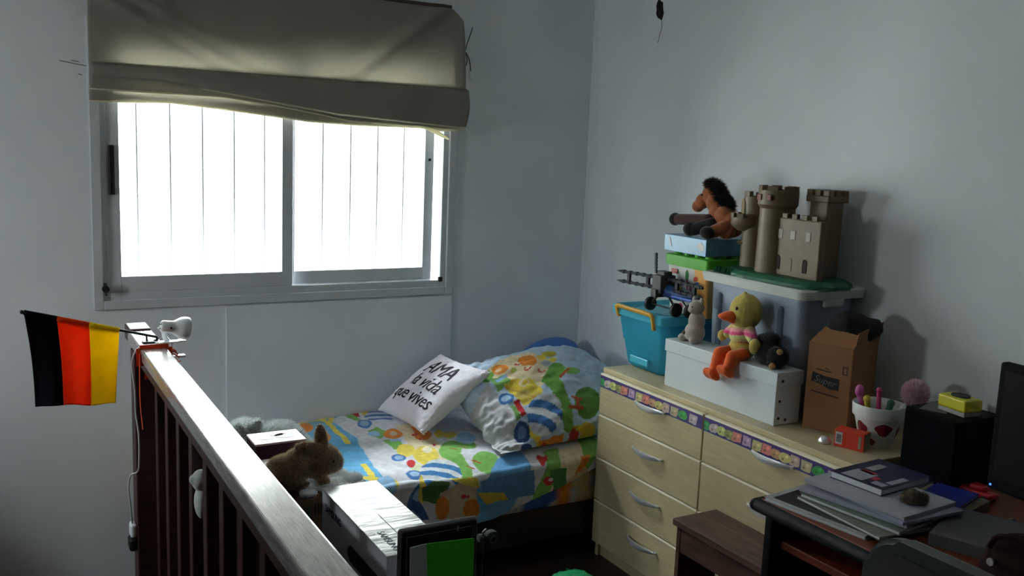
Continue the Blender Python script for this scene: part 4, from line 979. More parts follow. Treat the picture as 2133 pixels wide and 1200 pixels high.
for ya, yb in ((DYM+0.003, DY1-0.001), (DY0+0.001, DYM-0.003)):
    for k, (za, zb) in enumerate(zs):
        b = B(); box(b, DX0, DX0+0.018, ya, yb, za, zb, 0.0025, 2)
        d = obj('drawer_front', b, MAPLE, dr)
        b = B(); box(b, DX0-0.0008, DX0+0.0185, ya+0.001, yb-0.001, zb-0.0050, zb+0.0010, 0.0008, 2); obj('edge_highlight', b, MAPLE2, d)  # top edge strip with its highlight painted in
        b = B(); box(b, DX0+0.020, DX1-0.03, ya+0.02, yb-0.02, za+0.01, zb-0.03); obj('drawer_box', b, MAPLE, d)
        handle(d, (ya+yb)/2-0.018, 0.690 if k == 0 else (za+zb)/2+0.025)
        if k == 0:
            me = grid_mesh('border_sticker', 300, 24, lambda i, j, ya=ya, yb=yb: Vector((DX0-0.0006, yb-0.001-(yb-ya-0.002)*i, 0.688+0.046*j)))
            s = link_mesh('border_sticker', me, STK, d)
            s['label'] = 'purple cartoon border strip'
            me2 = s.data
            off = yb
            def fn(co, off=off, base=chain(d).translation):
                w = co+np.array([base.x, base.y, base.z]); w = w.copy(); w[:, 1] -= off
                return stickerpaint(0.0)(w)
            paint(me2, fn)

# ------------------------------------------------------------------ turquoise tub with lid and yellow handles
TQ = M('turquoise_plastic', (66, 200, 236), rough=0.3, var=0.06, scale=6, transl=0.30, trcol=(70, 200, 230), transp=0.14)
TQL = M('turquoise_lid', (86, 206, 232), rough=0.3, var=0.05, transl=0.25, coat=0.2)
tb = thing('turquoise_bin', 'translucent turquoise storage bin with yellow clip handle at the dresser end', 'storage bin', (2.32, 2.79, ZT))
def rrect(x0, x1, y0, y1, r, n=6):
    P = []
    for cx, cy, a in ((x1-r, y1-r, 0), (x0+r, y1-r, PI/2), (x0+r, y0+r, PI), (x1-r, y0+r, 1.5*PI)):
        for k in range(n+1):
            t = a+PI/2*k/n; P.append((cx+r*math.cos(t), cy+r*math.sin(t)))
    return P
def loft(b, rings, cap0=True, cap1=True):
    V = [[b.verts.new((x, y, z)) for x, y in P] for P, z in rings]
    n = len(V[0])
    for A, C in zip(V, V[1:]):
        for k in range(n): b.faces.new((A[k], A[(k+1) % n], C[(k+1) % n], C[k]))
    if cap0: b.faces.new(V[0][::-1])
    if cap1: b.faces.new(V[-1])
BX0, BX1, BY0, BY1 = 2.138, 2.492, 2.625, 2.958
def brr(i, r=0.03): return rrect(BX0+i, BX1-i, BY0+i, BY1-i, r)
b = B()
loft(b, [(brr(0.062), ZT), (brr(0.050), ZT+0.012), (brr(0.036), ZT+0.10), (brr(0.033), ZT+0.105), (brr(0.018), ZT+0.205)], True, False)
loft(b, [(brr(0.020), ZT+0.205), (brr(0.038), ZT+0.10), (brr(0.054), ZT+0.014)], False, True)
obj('tub', b, TQ, tb, smooth=True, auto=50)
b = B(); box(b, 2.157, 2.166, 2.73, 2.84, ZT+0.028, ZT+0.055, 0.003); obj('foot_grip', b, TQL, tb)
b = B()
loft(b, [(brr(0.014), ZT+0.200), (brr(0.0), ZT+0.203), (brr(-0.002), ZT+0.232), (brr(0.004), ZT+0.238), (brr(0.016), ZT+0.238), (brr(0.026), ZT+0.222), (brr(0.060), ZT+0.222), (brr(0.066), ZT+0.230), (brr(0.10), ZT+0.230)], True, True)
obj('lid', b, TQL, tb, smooth=True, auto=35)
YH = M('yellow_handle', (226, 172, 50), rough=0.35, coat=0.2)
b = B(); tube(b, [(BX0+0.006, 2.905, ZT+0.195), (BX0-0.004, 2.906, ZT+0.222), (BX0-0.010, 2.895, ZT+0.238), (BX0-0.011, 2.80, ZT+0.238), (BX0-0.010, 2.695, ZT+0.236), (BX0-0.006, 2.683, ZT+0.220), (BX0+0.002, 2.682, ZT+0.180)], 0.008, n=10, k=5, flat=(0.016, 0.012)); obj('clip_handle', b, YH, tb, smooth=True, label='yellow clip handle')
# toys inside the tub, seen through its side
for nm, c, r, col, lab in (('red_block', (2.195, 2.685, 0.905), (0.014, 0.022, 0.022), (214, 60, 60), 'red toy block seen through the turquoise bin'),
                      ('purple_ball', (2.25, 2.72, 0.84), (0.045, 0.045, 0.045), (110, 80, 190), 'purple ball seen low through the turquoise bin'),
                      ('green_ball', (2.24, 2.76, 0.806), (0.03, 0.03, 0.03), (150, 190, 90), 'green ball at the bottom of the turquoise bin'),
                      ('white_toy', (2.335, 2.668, 0.90), (0.05, 0.012, 0.028), (220, 230, 230), 'white toy against the near side of the turquoise bin')):
    b = B()
    if 'block' in nm: box(b, c[0]-r[0], c[0]+r[0], c[1]-r[1], c[1]+r[1], c[2]-r[2], c[2]+r[2], 0.004)
    elif 'white' in nm:
        for k in range(3): ell(b, (c[0]-0.03+0.03*k, c[1], c[2]+0.008*(k % 2)), (0.024, 0.010, 0.024), None, 14)
    else: ell(b, c, r, None, 18)
    single(nm, b, M(nm, col, rough=0.5), lab, 'toy', (c[0], c[1], c[2]-r[2]), 'toys inside the turquoise bin', smooth='block' not in nm)

# ------------------------------------------------------------------ long white box
WB = M('white_laminated_card', (212, 222, 226), rough=0.4, var=0.03)
wb = thing('white_box', 'long white lidded cardboard box with metal studs at its end on the dresser', 'box', (2.18, 2.32, ZT))
b = B(); box(b, 2.128, 2.236, 2.047, 2.588, ZT, 0.925, 0.002); obj('body', b, WB, wb)
b = B(); box(b, 2.124, 2.240, 2.043, 2.592, 0.888, 0.932, 0.002); obj('lid', b, WB, wb)
b = B()
for (x, z) in ((2.148, 0.905), (2.146, 0.84), (2.146, 0.785), (2.176, 0.778)):
    yf = 2.043 if z > 0.888 else 2.047
    cyl(b, (x, yf+0.001, z), (x, yf-0.002, z), 0.0045, n=12)
obj('stud', b, M('dark_stud', (50, 44, 42), rough=0.4, metal=0.6), wb)

# ------------------------------------------------------------------ grey storage box with white lid
GB = M('grey_blue_plastic', (150, 166, 186), rough=0.45, var=0.05)
GL = M('off_white_lid', (206, 212, 206), rough=0.4, var=0.04)
gb = thing('grey_bin', 'tall grey plastic storage bin with white lid behind the white box', 'storage bin', (2.37, 2.29, ZT))
GX0, GX1, GY0, GY1 = 2.236, 2.488, 2.070, 2.520
def grr(i, r=0.03): return rrect(GX0+i, GX1-i, GY0+i, GY1-i, r)
b = B(); loft(b, [(grr(0.022), ZT), (grr(0.016), ZT+0.02), (grr(0.006), 1.150)], True, True); gbb = obj('bin_body', b, GB, gb, smooth=True, auto=40)
for y in (2.455, 2.315, 2.165):
    b = B()
    for z0, z1 in ((0.80, 1.105),):
        tube(b, [(GX0+0.0185, y, z0), (GX0+0.007, y, z1)], 0.012, n=12, k=1); ell(b, (GX0+0.007, y, z1), (0.012,)*3, None, 12)
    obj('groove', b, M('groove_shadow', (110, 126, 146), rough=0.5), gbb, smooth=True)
b = B()
loft(b, [(grr(0.004), 1.148), (grr(-0.018), 1.152), (grr(-0.022), 1.178), (grr(-0.016), 1.184), (grr(0.0), 1.184), (grr(0.006), 1.180)], True, True)
box(b, 2.31, 2.40, GY0-0.022, GY0-0.008, 1.126, 1.160, 0.010, 3)
lidm = obj('lid', b, GL, gb, smooth=True, auto=35)

# ------------------------------------------------------------------ studded tub and flat blue box
tu = thing('brick_tub', 'white toy brick tub with studded green lid and bright prints', 'tub', (2.36, 2.66, 1.0))
TX0, TX1, TY0, TY1 = 2.252, 2.488, 2.540, 2.772
def trr(i, r=0.012): return rrect(TX0+i, TX1-i, TY0+i, TY1-i, r)
b = B(); loft(b, [(trr(0.014), 1.0005), (trr(0.002), 1.186)], True, True); tbb = obj('tub_body', b, M('tub_print', (225, 225, 222), rough=0.35, var=0.02, attr='col'), tu, smooth=True, auto=40)
bmesh_ = bmesh.new(); bmesh_.from_mesh(tbb.data); bmesh.ops.subdivide_edges(bmesh_, edges=[e for e in bmesh_.edges if e.calc_length() > 0.1], cuts=70, use_grid_fill=True); bmesh_.to_mesh(tbb.data); bmesh_.free()
def tubpaint(co):
    u = 2.772-(co[:, 1]+2.66); v = co[:, 2]+1.0-1.0
    onl = (co[:, 0] < -0.09)
    L = [('p', [(0.19, 0.0), (0.15, 0.20), (0.25, 0.20), (0.25, 0.0)], (240, 180, 90)),
         ('e', 0.09, 0.115, 0.018, 0.014, 0, (120, 130, 190)), ('e', 0.06, 0.085, 0.03, 0.012, 0.2, (240, 190, 110)),
         ('e', 0.118, 0.145, 0.010, 0.022, 0, (60, 130, 70)), ('e', 0.118, 0.112, 0.007, 0.022, 0, (160, 60, 60)), ('e', 0.14, 0.105, 0.010, 0.018, 0, (170, 90, 120)),
         ('e', 0.164, 0.14, 0.012, 0.010, 0, (200, 70, 60)), ('e', 0.172, 0.12, 0.012, 0.009, 0, (80, 120, 180)), ('e', 0.075, 0.06, 0.028, 0.014, 0.3, (235, 130, 60)),
         ('e', 0.15, 0.062, 0.016, 0.014, 0, (214, 40, 50)), ('e', 0.105, 0.058, 0.028, 0.010, 0, (70, 140, 110)), ('e', 0.085, 0.028, 0.014, 0.012, 0, (200, 70, 90)), ('e', 0.135, 0.022, 0.016, 0.012, 0, (90, 180, 220)), ('e', 0.17, 0.02, 0.016, 0.010, 0, (220, 200, 120))]
    c = shapes(u, v, (222, 226, 220), L, 0.002)
    c2 = shapes(co[:, 0]*1.0+0.2, v, (226, 190, 120), [('e', 0.2, 0.1, 0.06, 0.05, 0.2, (225, 225, 215))])
    return np.where(onl[:, None], c, c2)
paint(tbb.data, tubpaint)
b = B(); box(b, TX0-0.0006, TX0+0.004, 2.705, 2.742, 1.146, 1.163, 0.001); lb = obj('red_label', b, M('label_red', (206, 70, 56), rough=0.4), tbb)
link_mesh('lettering', text_mesh('Fisher-Price', 0.0075, axes((TX0-0.0010, 2.7235, 1.1545), (0, -1, 0), (0, 0, 1)), 0.0002), M('label_white', (235, 225, 220), rough=0.5), tbb)
LG = M('lime_lid', (96, 190, 60), rough=0.35, var=0.04)
b = B(); loft(b, [(trr(-0.004), 1.176), (trr(-0.006), 1.214), (trr(-0.002), 1.217)], True, True); ld = obj('lid', b, LG, tu, smooth=True, auto=40)
for i in range(4):
    for j in range(4):
        b = B(); cyl(b, (2.282+0.058*i, 2.568+0.058*j, 1.217), (2.282+0.058*i, 2.568+0.058*j, 1.2265), 0.015, n=16); obj('stud', b, LG, ld, smooth=True, auto=40)
SB = M('sky_blue_card', (104, 172, 212), rough=0.35, var=0.10, scale=12, coat=0.2)
bb = thing('blue_flat_box', 'flat sky blue game box on the green studded lid', 'box', (2.37, 2.67, 1.2265))
b = B(); box(b, 2.250, 2.490, 2.555, 2.790, 1.2268, 1.288, 0.002); obj('carton', b, SB, bb)
b = B(); prism(b, [(2.757-2.62, 0.048), (2.766-2.62, 0.050), (2.752-2.62, 0.016), (2.744-2.62, 0.014)], 0, 0.0006, axes((2.2495, 2.62, 1.230), (0, 1, 0), (0, 0, 1)) @ Matrix.Translation((0, 0, -0.0008))); obj('printed_rocket', b, M('pale_print', (205, 206, 206), rough=0.4), bb)
b = B(); prism(b, [(0.02, 0.034), (0.034, 0.044), (0.052, 0.038), (0.060, 0.028), (0.048, 0.022), (0.03, 0.014), (0.018, 0.02)], 0, 0.0006, axes((2.2495, 2.545, 1.230), (0, 1, 0), (0, 0, 1)) @ Matrix.Translation((0, 0.0, -0.0008))); obj('printed_cloud', b, M('pale_print', (205, 206, 206)), bb)

# ------------------------------------------------------------------ construction toy plane on the tub lid
PG = M('toy_grey_beams', (36, 42, 50), rough=0.7, var=0.1)
PBk = M('toy_black_rubber', (16, 16, 18), rough=0.6)
pn = thing('toy_plane', 'grey construction kit biplane with black wheels on the turquoise lid', 'toy', (2.21, 2.73, 1.0))
def beam(b, p, q, w=0.010, h=0.010, notches=6):
    p = Vector(p); q = Vector(q)
    tube(b, [p, q], w, n=8, k=1, flat=(w, h))
    for k in range(notches):
        c = p+(q-p)*((k+0.5)/notches)
        box(b, c.x-0.007, c.x+0.007, c.y-0.006, c.y+0.006, c.z-0.007, c.z+0.007, 0.0015, 1)
for x, nm in ((2.20, 'wing'),):
    for sgn, ys, ye in ((1, 2.735, 2.985), (-1, 2.70, 2.50)):
        b = B()
        zt = lambda y: 1.128-0.035*(y-2.74) if sgn > 0 else 1.132-0.03*(2.74-y)
        zb_ = lambda y: 1.088-0.03*(y-2.74) if sgn > 0 else 1.094-0.02*(2.74-y)
        beam(b, (x, ys, zt(ys)), (x, ye, zt(ye))); beam(b, (x, ys, zb_(ys)), (x, ye, zb_(ye)))
        if sgn > 0:
            for z in (zt(ye), zb_(ye)): cyl(b, (x, ye, z), (x, ye+0.025, z-0.001), 0.005, 0.001, 10)
        obj('wing_beams', b, PG, pn)
        for f in (0.30, 0.78):
            y = ys+(ye-ys)*f
            b = B(); box(b, x-0.005, x+0.005, y-0.008, y+0.008, zb_(y), zt(y), 0.001); obj('wing_strut', b, PG, pn)
b = B(); box(b, 2.165, 2.235, 2.690, 2.742, 1.075, 1.142, 0.004); box(b, 2.185, 2.225, 2.700, 2.745, 1.140, 1.155, 0.003); box(b, 2.155, 2.24, 2.705, 2.735, 1.06, 1.09, 0.003); obj('engine', b, M('toy_dark_grey', (56, 58, 58), rough=0.5, var=0.2, scale=60), pn)
b = B(); tube(b, [(2.16, 2.722, 1.225), (2.16, 2.716, 1.15)], 0.004, n=8, k=1, flat=(0.013, 0.004))
for k in range(6): cyl(b, (2.157, 2.7215-0.001*k, 1.218-0.012*k), (2.164, 2.7215-0.001*k, 1.218-0.012*k), 0.0055, n=10)
obj('propeller_blade', b, PG, pn)
b = B(); tube(b, [(2.205, 2.70, 1.085), (2.215, 2.63, 1.076), (2.222, 2.57, 1.080)], [0.026, 0.020, 0.008], n=10); obj('fuselage', b, M('toy_blue', (36, 84, 150), rough=0.4), pn, smooth=True)
b = B(); box(b, 2.190, 2.200, 2.545, 2.660, 1.066, 1.076, 0.002); obj('blue_panel', b, M('toy_bright_blue', (30, 90, 190), rough=0.4), pn)
for (x, y) in ((2.19, 2.775), (2.19, 2.625), (2.222, 2.585)):
    b = B(); lathe(b, [(0.0, -0.011), (0.018, -0.011), (0.0255, -0.006), (0.0255, 0.006), (0.018, 0.011), (0.0, 0.011)], 22, axes((x, y, 1.0255), (0, 0, 1), (1, 0, 0)) @ Euler((0, 0, 0)).to_matrix().to_4x4())
    obj('wheel', b, PBk, pn, smooth=True, auto=40)
b = B(); tube(b, [(2.19, 2.775, 1.0255), (2.195, 2.74, 1.06)], 0.0045, n=8, k=1); tube(b, [(2.19, 2.625, 1.0255), (2.195, 2.68, 1.07)], 0.0045, n=8, k=1); tube(b, [(2.19, 2.775, 1.0255), (2.19, 2.625, 1.0255)], 0.003, n=8, k=1); tube(b, [(2.222, 2.585, 1.0255), (2.215, 2.64, 1.07)], 0.003, n=8, k=1)
obj('axle', b, PG, pn)

# ------------------------------------------------------------------ toy castle
CS = M('castle_plastic', (108, 92, 64), rough=0.5, var=0.08, scale=15, bump=0.35, bscale=70, bdist=0.0012)
CSD = M('castle_dark', (44, 34, 28), rough=0.8)
CSR = M('castle_red_mark', (120, 70, 58), rough=0.6)
GRN = M('castle_green', (22, 100, 66), rough=0.5, var=0.15, scale=30)
ZL = 1.1845
ct = thing('toy_castle', 'tan plastic toy castle with towers on a green hill base', 'toy castle', (2.35, 2.27, ZL))
b = B(); rnd = random.Random(11)
P0 = []; n = 40
for k in range(n):
    a = 2*PI*k/n; rx = 0.122*(1+0.05*math.sin(5*a)+0.04*rnd.random()); ry = 0.235*(1+0.03*math.sin(7*a)+0.03*rnd.random())
    P0.append((2.352+rx*math.copysign(abs(math.cos(a))**0.7, math.cos(a)), 2.262+ry*math.copysign(abs(math.sin(a))**0.7, math.sin(a))))
sc = lambda P, f: [(2.352+(x-2.352)*f, 2.262+(y-2.262)*f) for x, y in P]
loft(b, [(P0, ZL), ([(2.352+(x-2.352)*(1.0 if k % 2 else 0.965), 2.262+(y-2.262)*(1.0 if k % 2 else 0.975)) for k, (x, y) in enumerate(P0)], ZL+0.010), (sc(P0, 0.90), ZL+0.022), (sc(P0, 0.80), ZL+0.024)], True, True)
obj('hill_base', b, GRN, ct)
for k in range(16):
    y = 2.335+0.0098*k*1.1; x = 2.236+0.004*math.sin(k*1.7)
    b = B(); lathe(b, [(0.0, 0.022), (0.006, 0.016), (0.011, 0.0)], 8, Matrix.Translation((x+0.016, y, ZL+0.0005)) @ Matrix.Diagonal((1.3, 0.6, 1, 1))); obj('bush', b, GRN, ct)
def merlon_ring(b, cx, cy, r, z, n, h, w=0.55, t=0.012, a0=0.0):
    for k in range(n):
        A = a0+2*PI*k/n; da = PI/n*w
        P = []
        for (rr, an) in ((r, A-da), (r, A+da), (r-t, A+da), (r-t, A-da)): P.append((cx+rr*math.cos(an), cy+rr*math.sin(an)))
        prism(b, P, z, z+h)
ZB = ZL+0.022
# round gate tower
tw = (2.325, 2.300)
b = B(); lathe(b, [(0.060, 0), (0.058, 0.21), (0.058, 0.215), (0.066, 0.228), (0.066, 0.275), (0.056, 0.277), (0.056, 0.24), (0.0, 0.24)], 36, Matrix.Translation((tw[0], tw[1], ZB))); merlon_ring(b, tw[0], tw[1], 0.066, ZB+0.274, 7, 0.016, 0.6)
rt_ = obj('round_tower', b, CS, ct, smooth=True, auto=30)
# curtain wall with openings in front
b = B(); box(b, 2.292, 2.318, 2.075, 2.262, ZB, ZB+0.19, 0.004)
for k in range(4): box(b, 2.292, 2.306, 2.095+0.042*k, 2.118+0.042*k, ZB+0.188, ZB+0.205, 0.002)
cwall = obj('front_wall', b, CS, ct)
for y, w in ((2.248, 0.013), (2.19, 0.011), (2.125, 0.010)):
    b = B(); box(b, 2.2905, 2.2935, y-w, y+w, ZB+0.122, ZB+0.152, 0.001); obj('upper_window', b, M('castle_lit', (170, 165, 155), rough=0.6), cwall)
for y, w, mt_ in ((2.250, 0.013, CSD), (2.195, 0.009, CS), (2.13, 0.009, CSD)):
    pts = [(-w, 0), (w, 0), (w, 0.035)]+[(w*math.cos(PI*k/8), 0.035+w*math.sin(PI*k/8)) for k in range(1, 8)]+[(-w, 0.035)]
    b = B(); prism(b, pts, 0, 0.002, axes((2.2915, y, ZB+0.02), (0, 1, 0), (0, 0, 1)) @ Matrix.Translation((0, 0, -0.001))); obj('arched_doorway', b, mt_, cwall)
for k in (-1, 1):
    b = B(); box(b, 2.256, 2.262, tw[1]-0.012+0.022*k, tw[1]+0.008+0.022*k, ZB+0.242, ZB+0.262, 0.002); obj('red_shield', b, CSR, rt_)
# square right tower
b = B(); box(b, 2.372, 2.447, 2.130, 2.205, ZB, ZB+0.250, 0.004); box(b, 2.362, 2.457, 2.120, 2.215, ZB+0.246, ZB+0.268, 0.003)
for x in (2.363, 2.398, 2.432):
    for y in (2.121, 2.156, 2.190): 
        if x == 2.398 and y == 2.156: continue
        box(b, x, x+0.024, y, y+0.024, ZB+0.267, ZB+0.286, 0.002)
obj('square_tower', b, CS, ct)
# back walls joining the towers
b = B(); box(b, 2.375, 2.445, 2.205, 2.42, ZB, ZB+0.15, 0.003)
for k in range(5): box(b, 2.375, 2.387, 2.207+0.042*k, 2.230+0.042*k, ZB+0.149, ZB+0.166, 0.002)
obj('inner_wall', b, CS, ct)
# left turret with arch, balcony and scalloped rim
tc_ = (2.36, 2.432)
b = B(); lathe(b, [(0.046, 0), (0.044, 0.19), (0.046, 0.245), (0.036, 0.247), (0.036, 0.20), (0, 0.20)], 28, Matrix.Translation((tc_[0], tc_[1], ZB))); merlon_ring(b, tc_[0], tc_[1], 0.046, ZB+0.244, 5, 0.018, 0.6, a0=0.4)
tr_ = obj('turret', b, CS, ct, smooth=True, auto=30)
pts = [(-0.022, 0), (0.022, 0), (0.022, 0.03)]+[(0.022*math.cos(PI*k/8), 0.03+0.022*math.sin(PI*k/8)) for k in range(1, 8)]+[(-0.022, 0.03)]
b = B(); prism(b, pts, 0, 0.006, axes((2.3275, 2.462, ZB+0.185), (0.5, 0.86, 0), (0, 0, 1)) @ Matrix.Translation((0, 0, -0.004))); obj('round_arch', b, M('castle_light', (150, 134, 104), rough=0.5, var=0.05), tr_)
b = B(); lathe(b, [(0.03, 0.125), (0.052, 0.142), (0.056, 0.150), (0.056, 0.172), (0.048, 0.172), (0.048, 0.150), (0.0, 0.15)], 28, Matrix.Translation((2.340, 2.455, ZB))); merlon_ring(b, 2.340, 2.455, 0.057, ZB+0.170, 9, 0.016, 0.6)
obj('balcony', b, CS, ct, smooth=True, auto=30)
b = B(); lathe(b, [(0.0, 0.0), (0.05, 0.0), (0.055, 0.006), (0.05, 0.012), (0, 0.012)], 24, Matrix.Translation((2.37, 2.452, ZB+0.075))); obj('lower_ledge', b, CS, ct, smooth=True, auto=30)

# ------------------------------------------------------------------ plush horse on the blue box
HB = M('horse_plush', (166, 96, 56), rough=0.95, var=0.15, scale=30, sheen=0.5, bump=0.4, bscale=200, bdist=0.0015)
HD = M('horse_brown_leg', (70, 40, 30), rough=0.95, var=0.15, scale=40, sheen=0.3)
HK = M('horse_black', (20, 18, 20), rough=0.95, sheen=0.3)
hz = 1.2885
ho = thing('horse_plush', 'brown plush horse with black mane sitting on the flat blue box', 'plush toy', (2.36, 2.60, hz))
b = B()
ell(b, (2.37, 2.560, hz+0.055), (0.045, 0.048, 0.050), (0.25, 0, 0)); ell(b, (2.362, 2.590, hz+0.076), (0.042, 0.045, 0.048)); ell(b, (2.36, 2.628, hz+0.092), (0.034, 0.036, 0.050), (0.3, 0, 0))
ell(b, (2.355, 2.648, hz+0.132), (0.027, 0.034, 0.048), (-0.1, 0, 0)); ell(b, (2.352, 2.672, hz+0.155), (0.026, 0.032, 0.034)); ell(b, (2.350, 2.706, hz+0.128), (0.025, 0.036, 0.029), (-0.75, 0, 0)); ell(b, (2.349, 2.728, hz+0.108), (0.023, 0.025, 0.023), (-0.5, 0, 0))
ell(b, (2.335, 2.552, hz+0.035), (0.03, 0.038, 0.034))
furred('body', b, HB, ho, 0.0035, 5, 0, 0.004)
b = B(); capsule(b, (2.325, 2.640, hz+0.062), (2.318, 2.800, hz+0.052), 0.024, 0.021)
l1 = furred('front_leg', b, HD, ho, 0.0035, 4, 0, 0.004)
b = B(); ell(b, (2.318, 2.818, hz+0.051), (0.0245, 0.024, 0.0245)); obj('hoof', b, HK, l1, smooth=True)
b = B(); capsule(b, (2.32, 2.615, hz+0.050), (2.29, 2.672, hz+0.026), 0.025, 0.023)
l2 = furred('front_leg', b, HK, ho, 0.0035, 4, 0, 0.004)
b = B(); ell(b, (2.285, 2.690, hz+0.026), (0.026, 0.026, 0.026)); obj('hoof', b, HK, l2, smooth=True)
for dx, y0, y1 in ((2.30, 2.555, 2.568), (2.40, 2.575, 2.66)):
    b = B(); capsule(b, (dx+0.02, y0-0.01, hz+0.045), (dx-0.025, y1, hz+0.024), 0.026, 0.022); l3 = furred('hind_leg', b, HB, ho, 0.0035, 4, 0, 0.004)
    b = B(); ell(b, (dx-0.036, y1+0.002, hz+0.024), (0.025, 0.030, 0.0235)); obj('hoof', b, HK, l3, smooth=True)
b = B(); tube(b, [(2.353, 2.690, hz+0.184), (2.356, 2.668, hz+0.192), (2.36, 2.640, hz+0.176), (2.362, 2.615, hz+0.145), (2.364, 2.585, hz+0.125), (2.366, 2.560, hz+0.112)], [0.006, 0.014, 0.018, 0.018, 0.014, 0.006], n=10)
furred('mane', b, HK, ho, 0.004, 2, 7000, 0.020, HK, seed=9, jitter=0.6)
for s in (-1, 1):
    b = B(); ell(b, (2.352+0.018*s, 2.678, hz+0.192), (0.007, 0.006, 0.016), (0, 0.2*s, 0), 12); obj('ear', b, HD, ho, smooth=True)
    b = B(); ell(b, (2.351+0.0245*s, 2.686, hz+0.152), (0.003, 0.004, 0.004), None, 10); obj('eye', b, HK, ho, smooth=True)

# ------------------------------------------------------------------ duck plush on the white box
DYE = M('duck_yellow', (190, 172, 88), rough=0.95, var=0.12, scale=40, sheen=0.5, bump=0.5, bscale=180, bdist=0.0015)
DOR = M('duck_orange', (236, 100, 34), rough=0.85, var=0.12, scale=25, sheen=0.3, bump=0.3, bscale=120)
DSH = M('duck_shirt', (214, 90, 110), rough=0.95, var=0.1, attr='col', sheen=0.3, bump=0.3, bscale=200)
du = thing('duck_plush', 'yellow plush duck in a striped pink shirt sitting on the white box', 'plush toy', (2.165, 2.262, 0.932))
dz = 0.933
b = B()
ell(b, (2.185, 2.264, dz+0.152), (0.050, 0.058, 0.060)); ell(b, (2.180, 2.262, dz+0.128), (0.042, 0.046, 0.035)); ell(b, (2.178, 2.268, dz+0.203), (0.010, 0.010, 0.016))
dh = furred('head', b, DYE, du, 0.003, 4, 0, 0.004)
b = B(); ell(b, (2.136, 2.284, dz+0.136), (0.038, 0.024, 0.017), (0, -0.1, -0.5)); ell(b, (2.122, 2.296, dz+0.134), (0.022, 0.020, 0.010), (0, 0, -0.5)); ell(b, (2.142, 2.282, dz+0.122), (0.022, 0.018, 0.010), (0, 0.2, -0.5))
furred('beak', b, DOR, dh, 0.0025, 4, 0, 0.004)
for p in ((2.1375, 2.258, dz+0.165), (2.170, 2.319, dz+0.160)):
    b = B(); ell(b, p, (0.004, 0.005, 0.006), None, 12); obj('eye', b, BLACKP, dh, smooth=True)
b = B(); ell(b, (2.178, 2.262, dz+0.028), (0.042, 0.050, 0.034)); ell(b, (2.178, 2.262, dz+0.055), (0.036, 0.042, 0.045)); furred('body', b, DYE, du, 0.003, 4, 0, 0.004)
b = B(); ell(b, (2.178, 2.262, dz+0.070), (0.041, 0.048, 0.036)); ell(b, (2.180, 2.262, dz+0.094), (0.036, 0.042, 0.022))
capsule(b, (2.170, 2.222, dz+0.090), (2.158, 2.195, dz+0.072), 0.020, 0.017); capsule(b, (2.175, 2.302, dz+0.088), (2.168, 2.325, dz+0.068), 0.019, 0.016)
sh = furred('shirt', b, DSH, du, 0.003, 4, 0, 0.004)
def shirtpaint(co):
    z = co[:, 2]
    L = []
    for k, c in enumerate([(206, 60, 120), (222, 110, 90), (196, 186, 120), (190, 200, 130), (214, 80, 130), (230, 150, 160), (200, 190, 120), (210, 84, 110)]):
        L.append(('p', [(-1, 0.032+0.011*k), (1, 0.032+0.011*k), (1, 0.044+0.011*k), (-1, 0.044+0.011*k)], c))
    return shapes(co[:, 1], z+0.006*np.sin(co[:, 1]*30), (214, 90, 110), L)
paint(sh.data, shirtpaint)
b = B(); ell(b, (2.150, 2.176, dz+0.054), (0.018, 0.019, 0.026)); obj('wing', b, DYE, du, smooth=True)
b = B(); ell(b, (2.162, 2.342, dz+0.058), (0.016, 0.016, 0.019)); obj('wing', b, DYE, du, smooth=True)
for y, yf, zf, rx in ((2.288, 2.300, -0.058, -0.15), (2.228, 2.236, -0.034, 0.1)):
    b = B(); capsule(b, (2.150, y-0.004, dz+0.018), (2.108, y+0.002, dz+0.012), 0.020, 0.021); capsule(b, (2.108, y+0.002, dz+0.012), (2.102, yf, dz+zf+0.012), 0.021, 0.019)
    for k in (-1, 0, 1): ell(b, (2.092, yf+0.006+0.014*k, dz+zf-0.004), (0.027, 0.016, 0.015), (0, 0.7, 0.15*k), 14)
    furred('leg', b, DOR, du, 0.003, 3, 0, 0.004)
# white cat plush and black plush
CW = M('cat_plush', (168, 160, 150), rough=0.95, var=0.1, scale=30, sheen=0.4, bump=0.4, bscale=160)
ca = thing('cat_plush', 'pale cream sitting plush cat at the left end of the white box', 'plush toy', (2.178, 2.51, 0.932))
b = B(); ell(b, (2.180, 2.503, 0.968), (0.034, 0.040, 0.037)); ell(b, (2.183, 2.500, 1.008), (0.028, 0.032, 0.040)); ell(b, (2.178, 2.500, 1.058), (0.027, 0.030, 0.025)); ell(b, (2.160, 2.503, 1.050), (0.014, 0.016, 0.012)); ell(b, (2.165, 2.543, 0.945), (0.022, 0.018, 0.014)); ell(b, (2.160, 2.480, 0.945), (0.020, 0.016, 0.014))
for s in (-1, 1): ell(b, (2.182, 2.500+0.020*s, 1.083), (0.007, 0.009, 0.013), (0.3*s, 0, 0), 12)
furred('body', b, CW, ca, 0.003, 4, 0, 0.004)
b = B(); ell(b, (2.149, 2.525, 0.966), (0.004, 0.008, 0.008), None, 12); obj('patch', b, M('cat_brown', (86, 70, 56), rough=0.9), ca, smooth=True)
for s in (-1, 1):
    b = B(); ell(b, (2.151, 2.503+0.011*s, 1.062), (0.002, 0.003, 0.003), None, 8); obj('eye', b, BLACKP, ca, smooth=True)
bk = thing('black_plush', 'black plush toy with tan paws lying beside the duck', 'plush toy', (2.185, 2.13, 0.932))
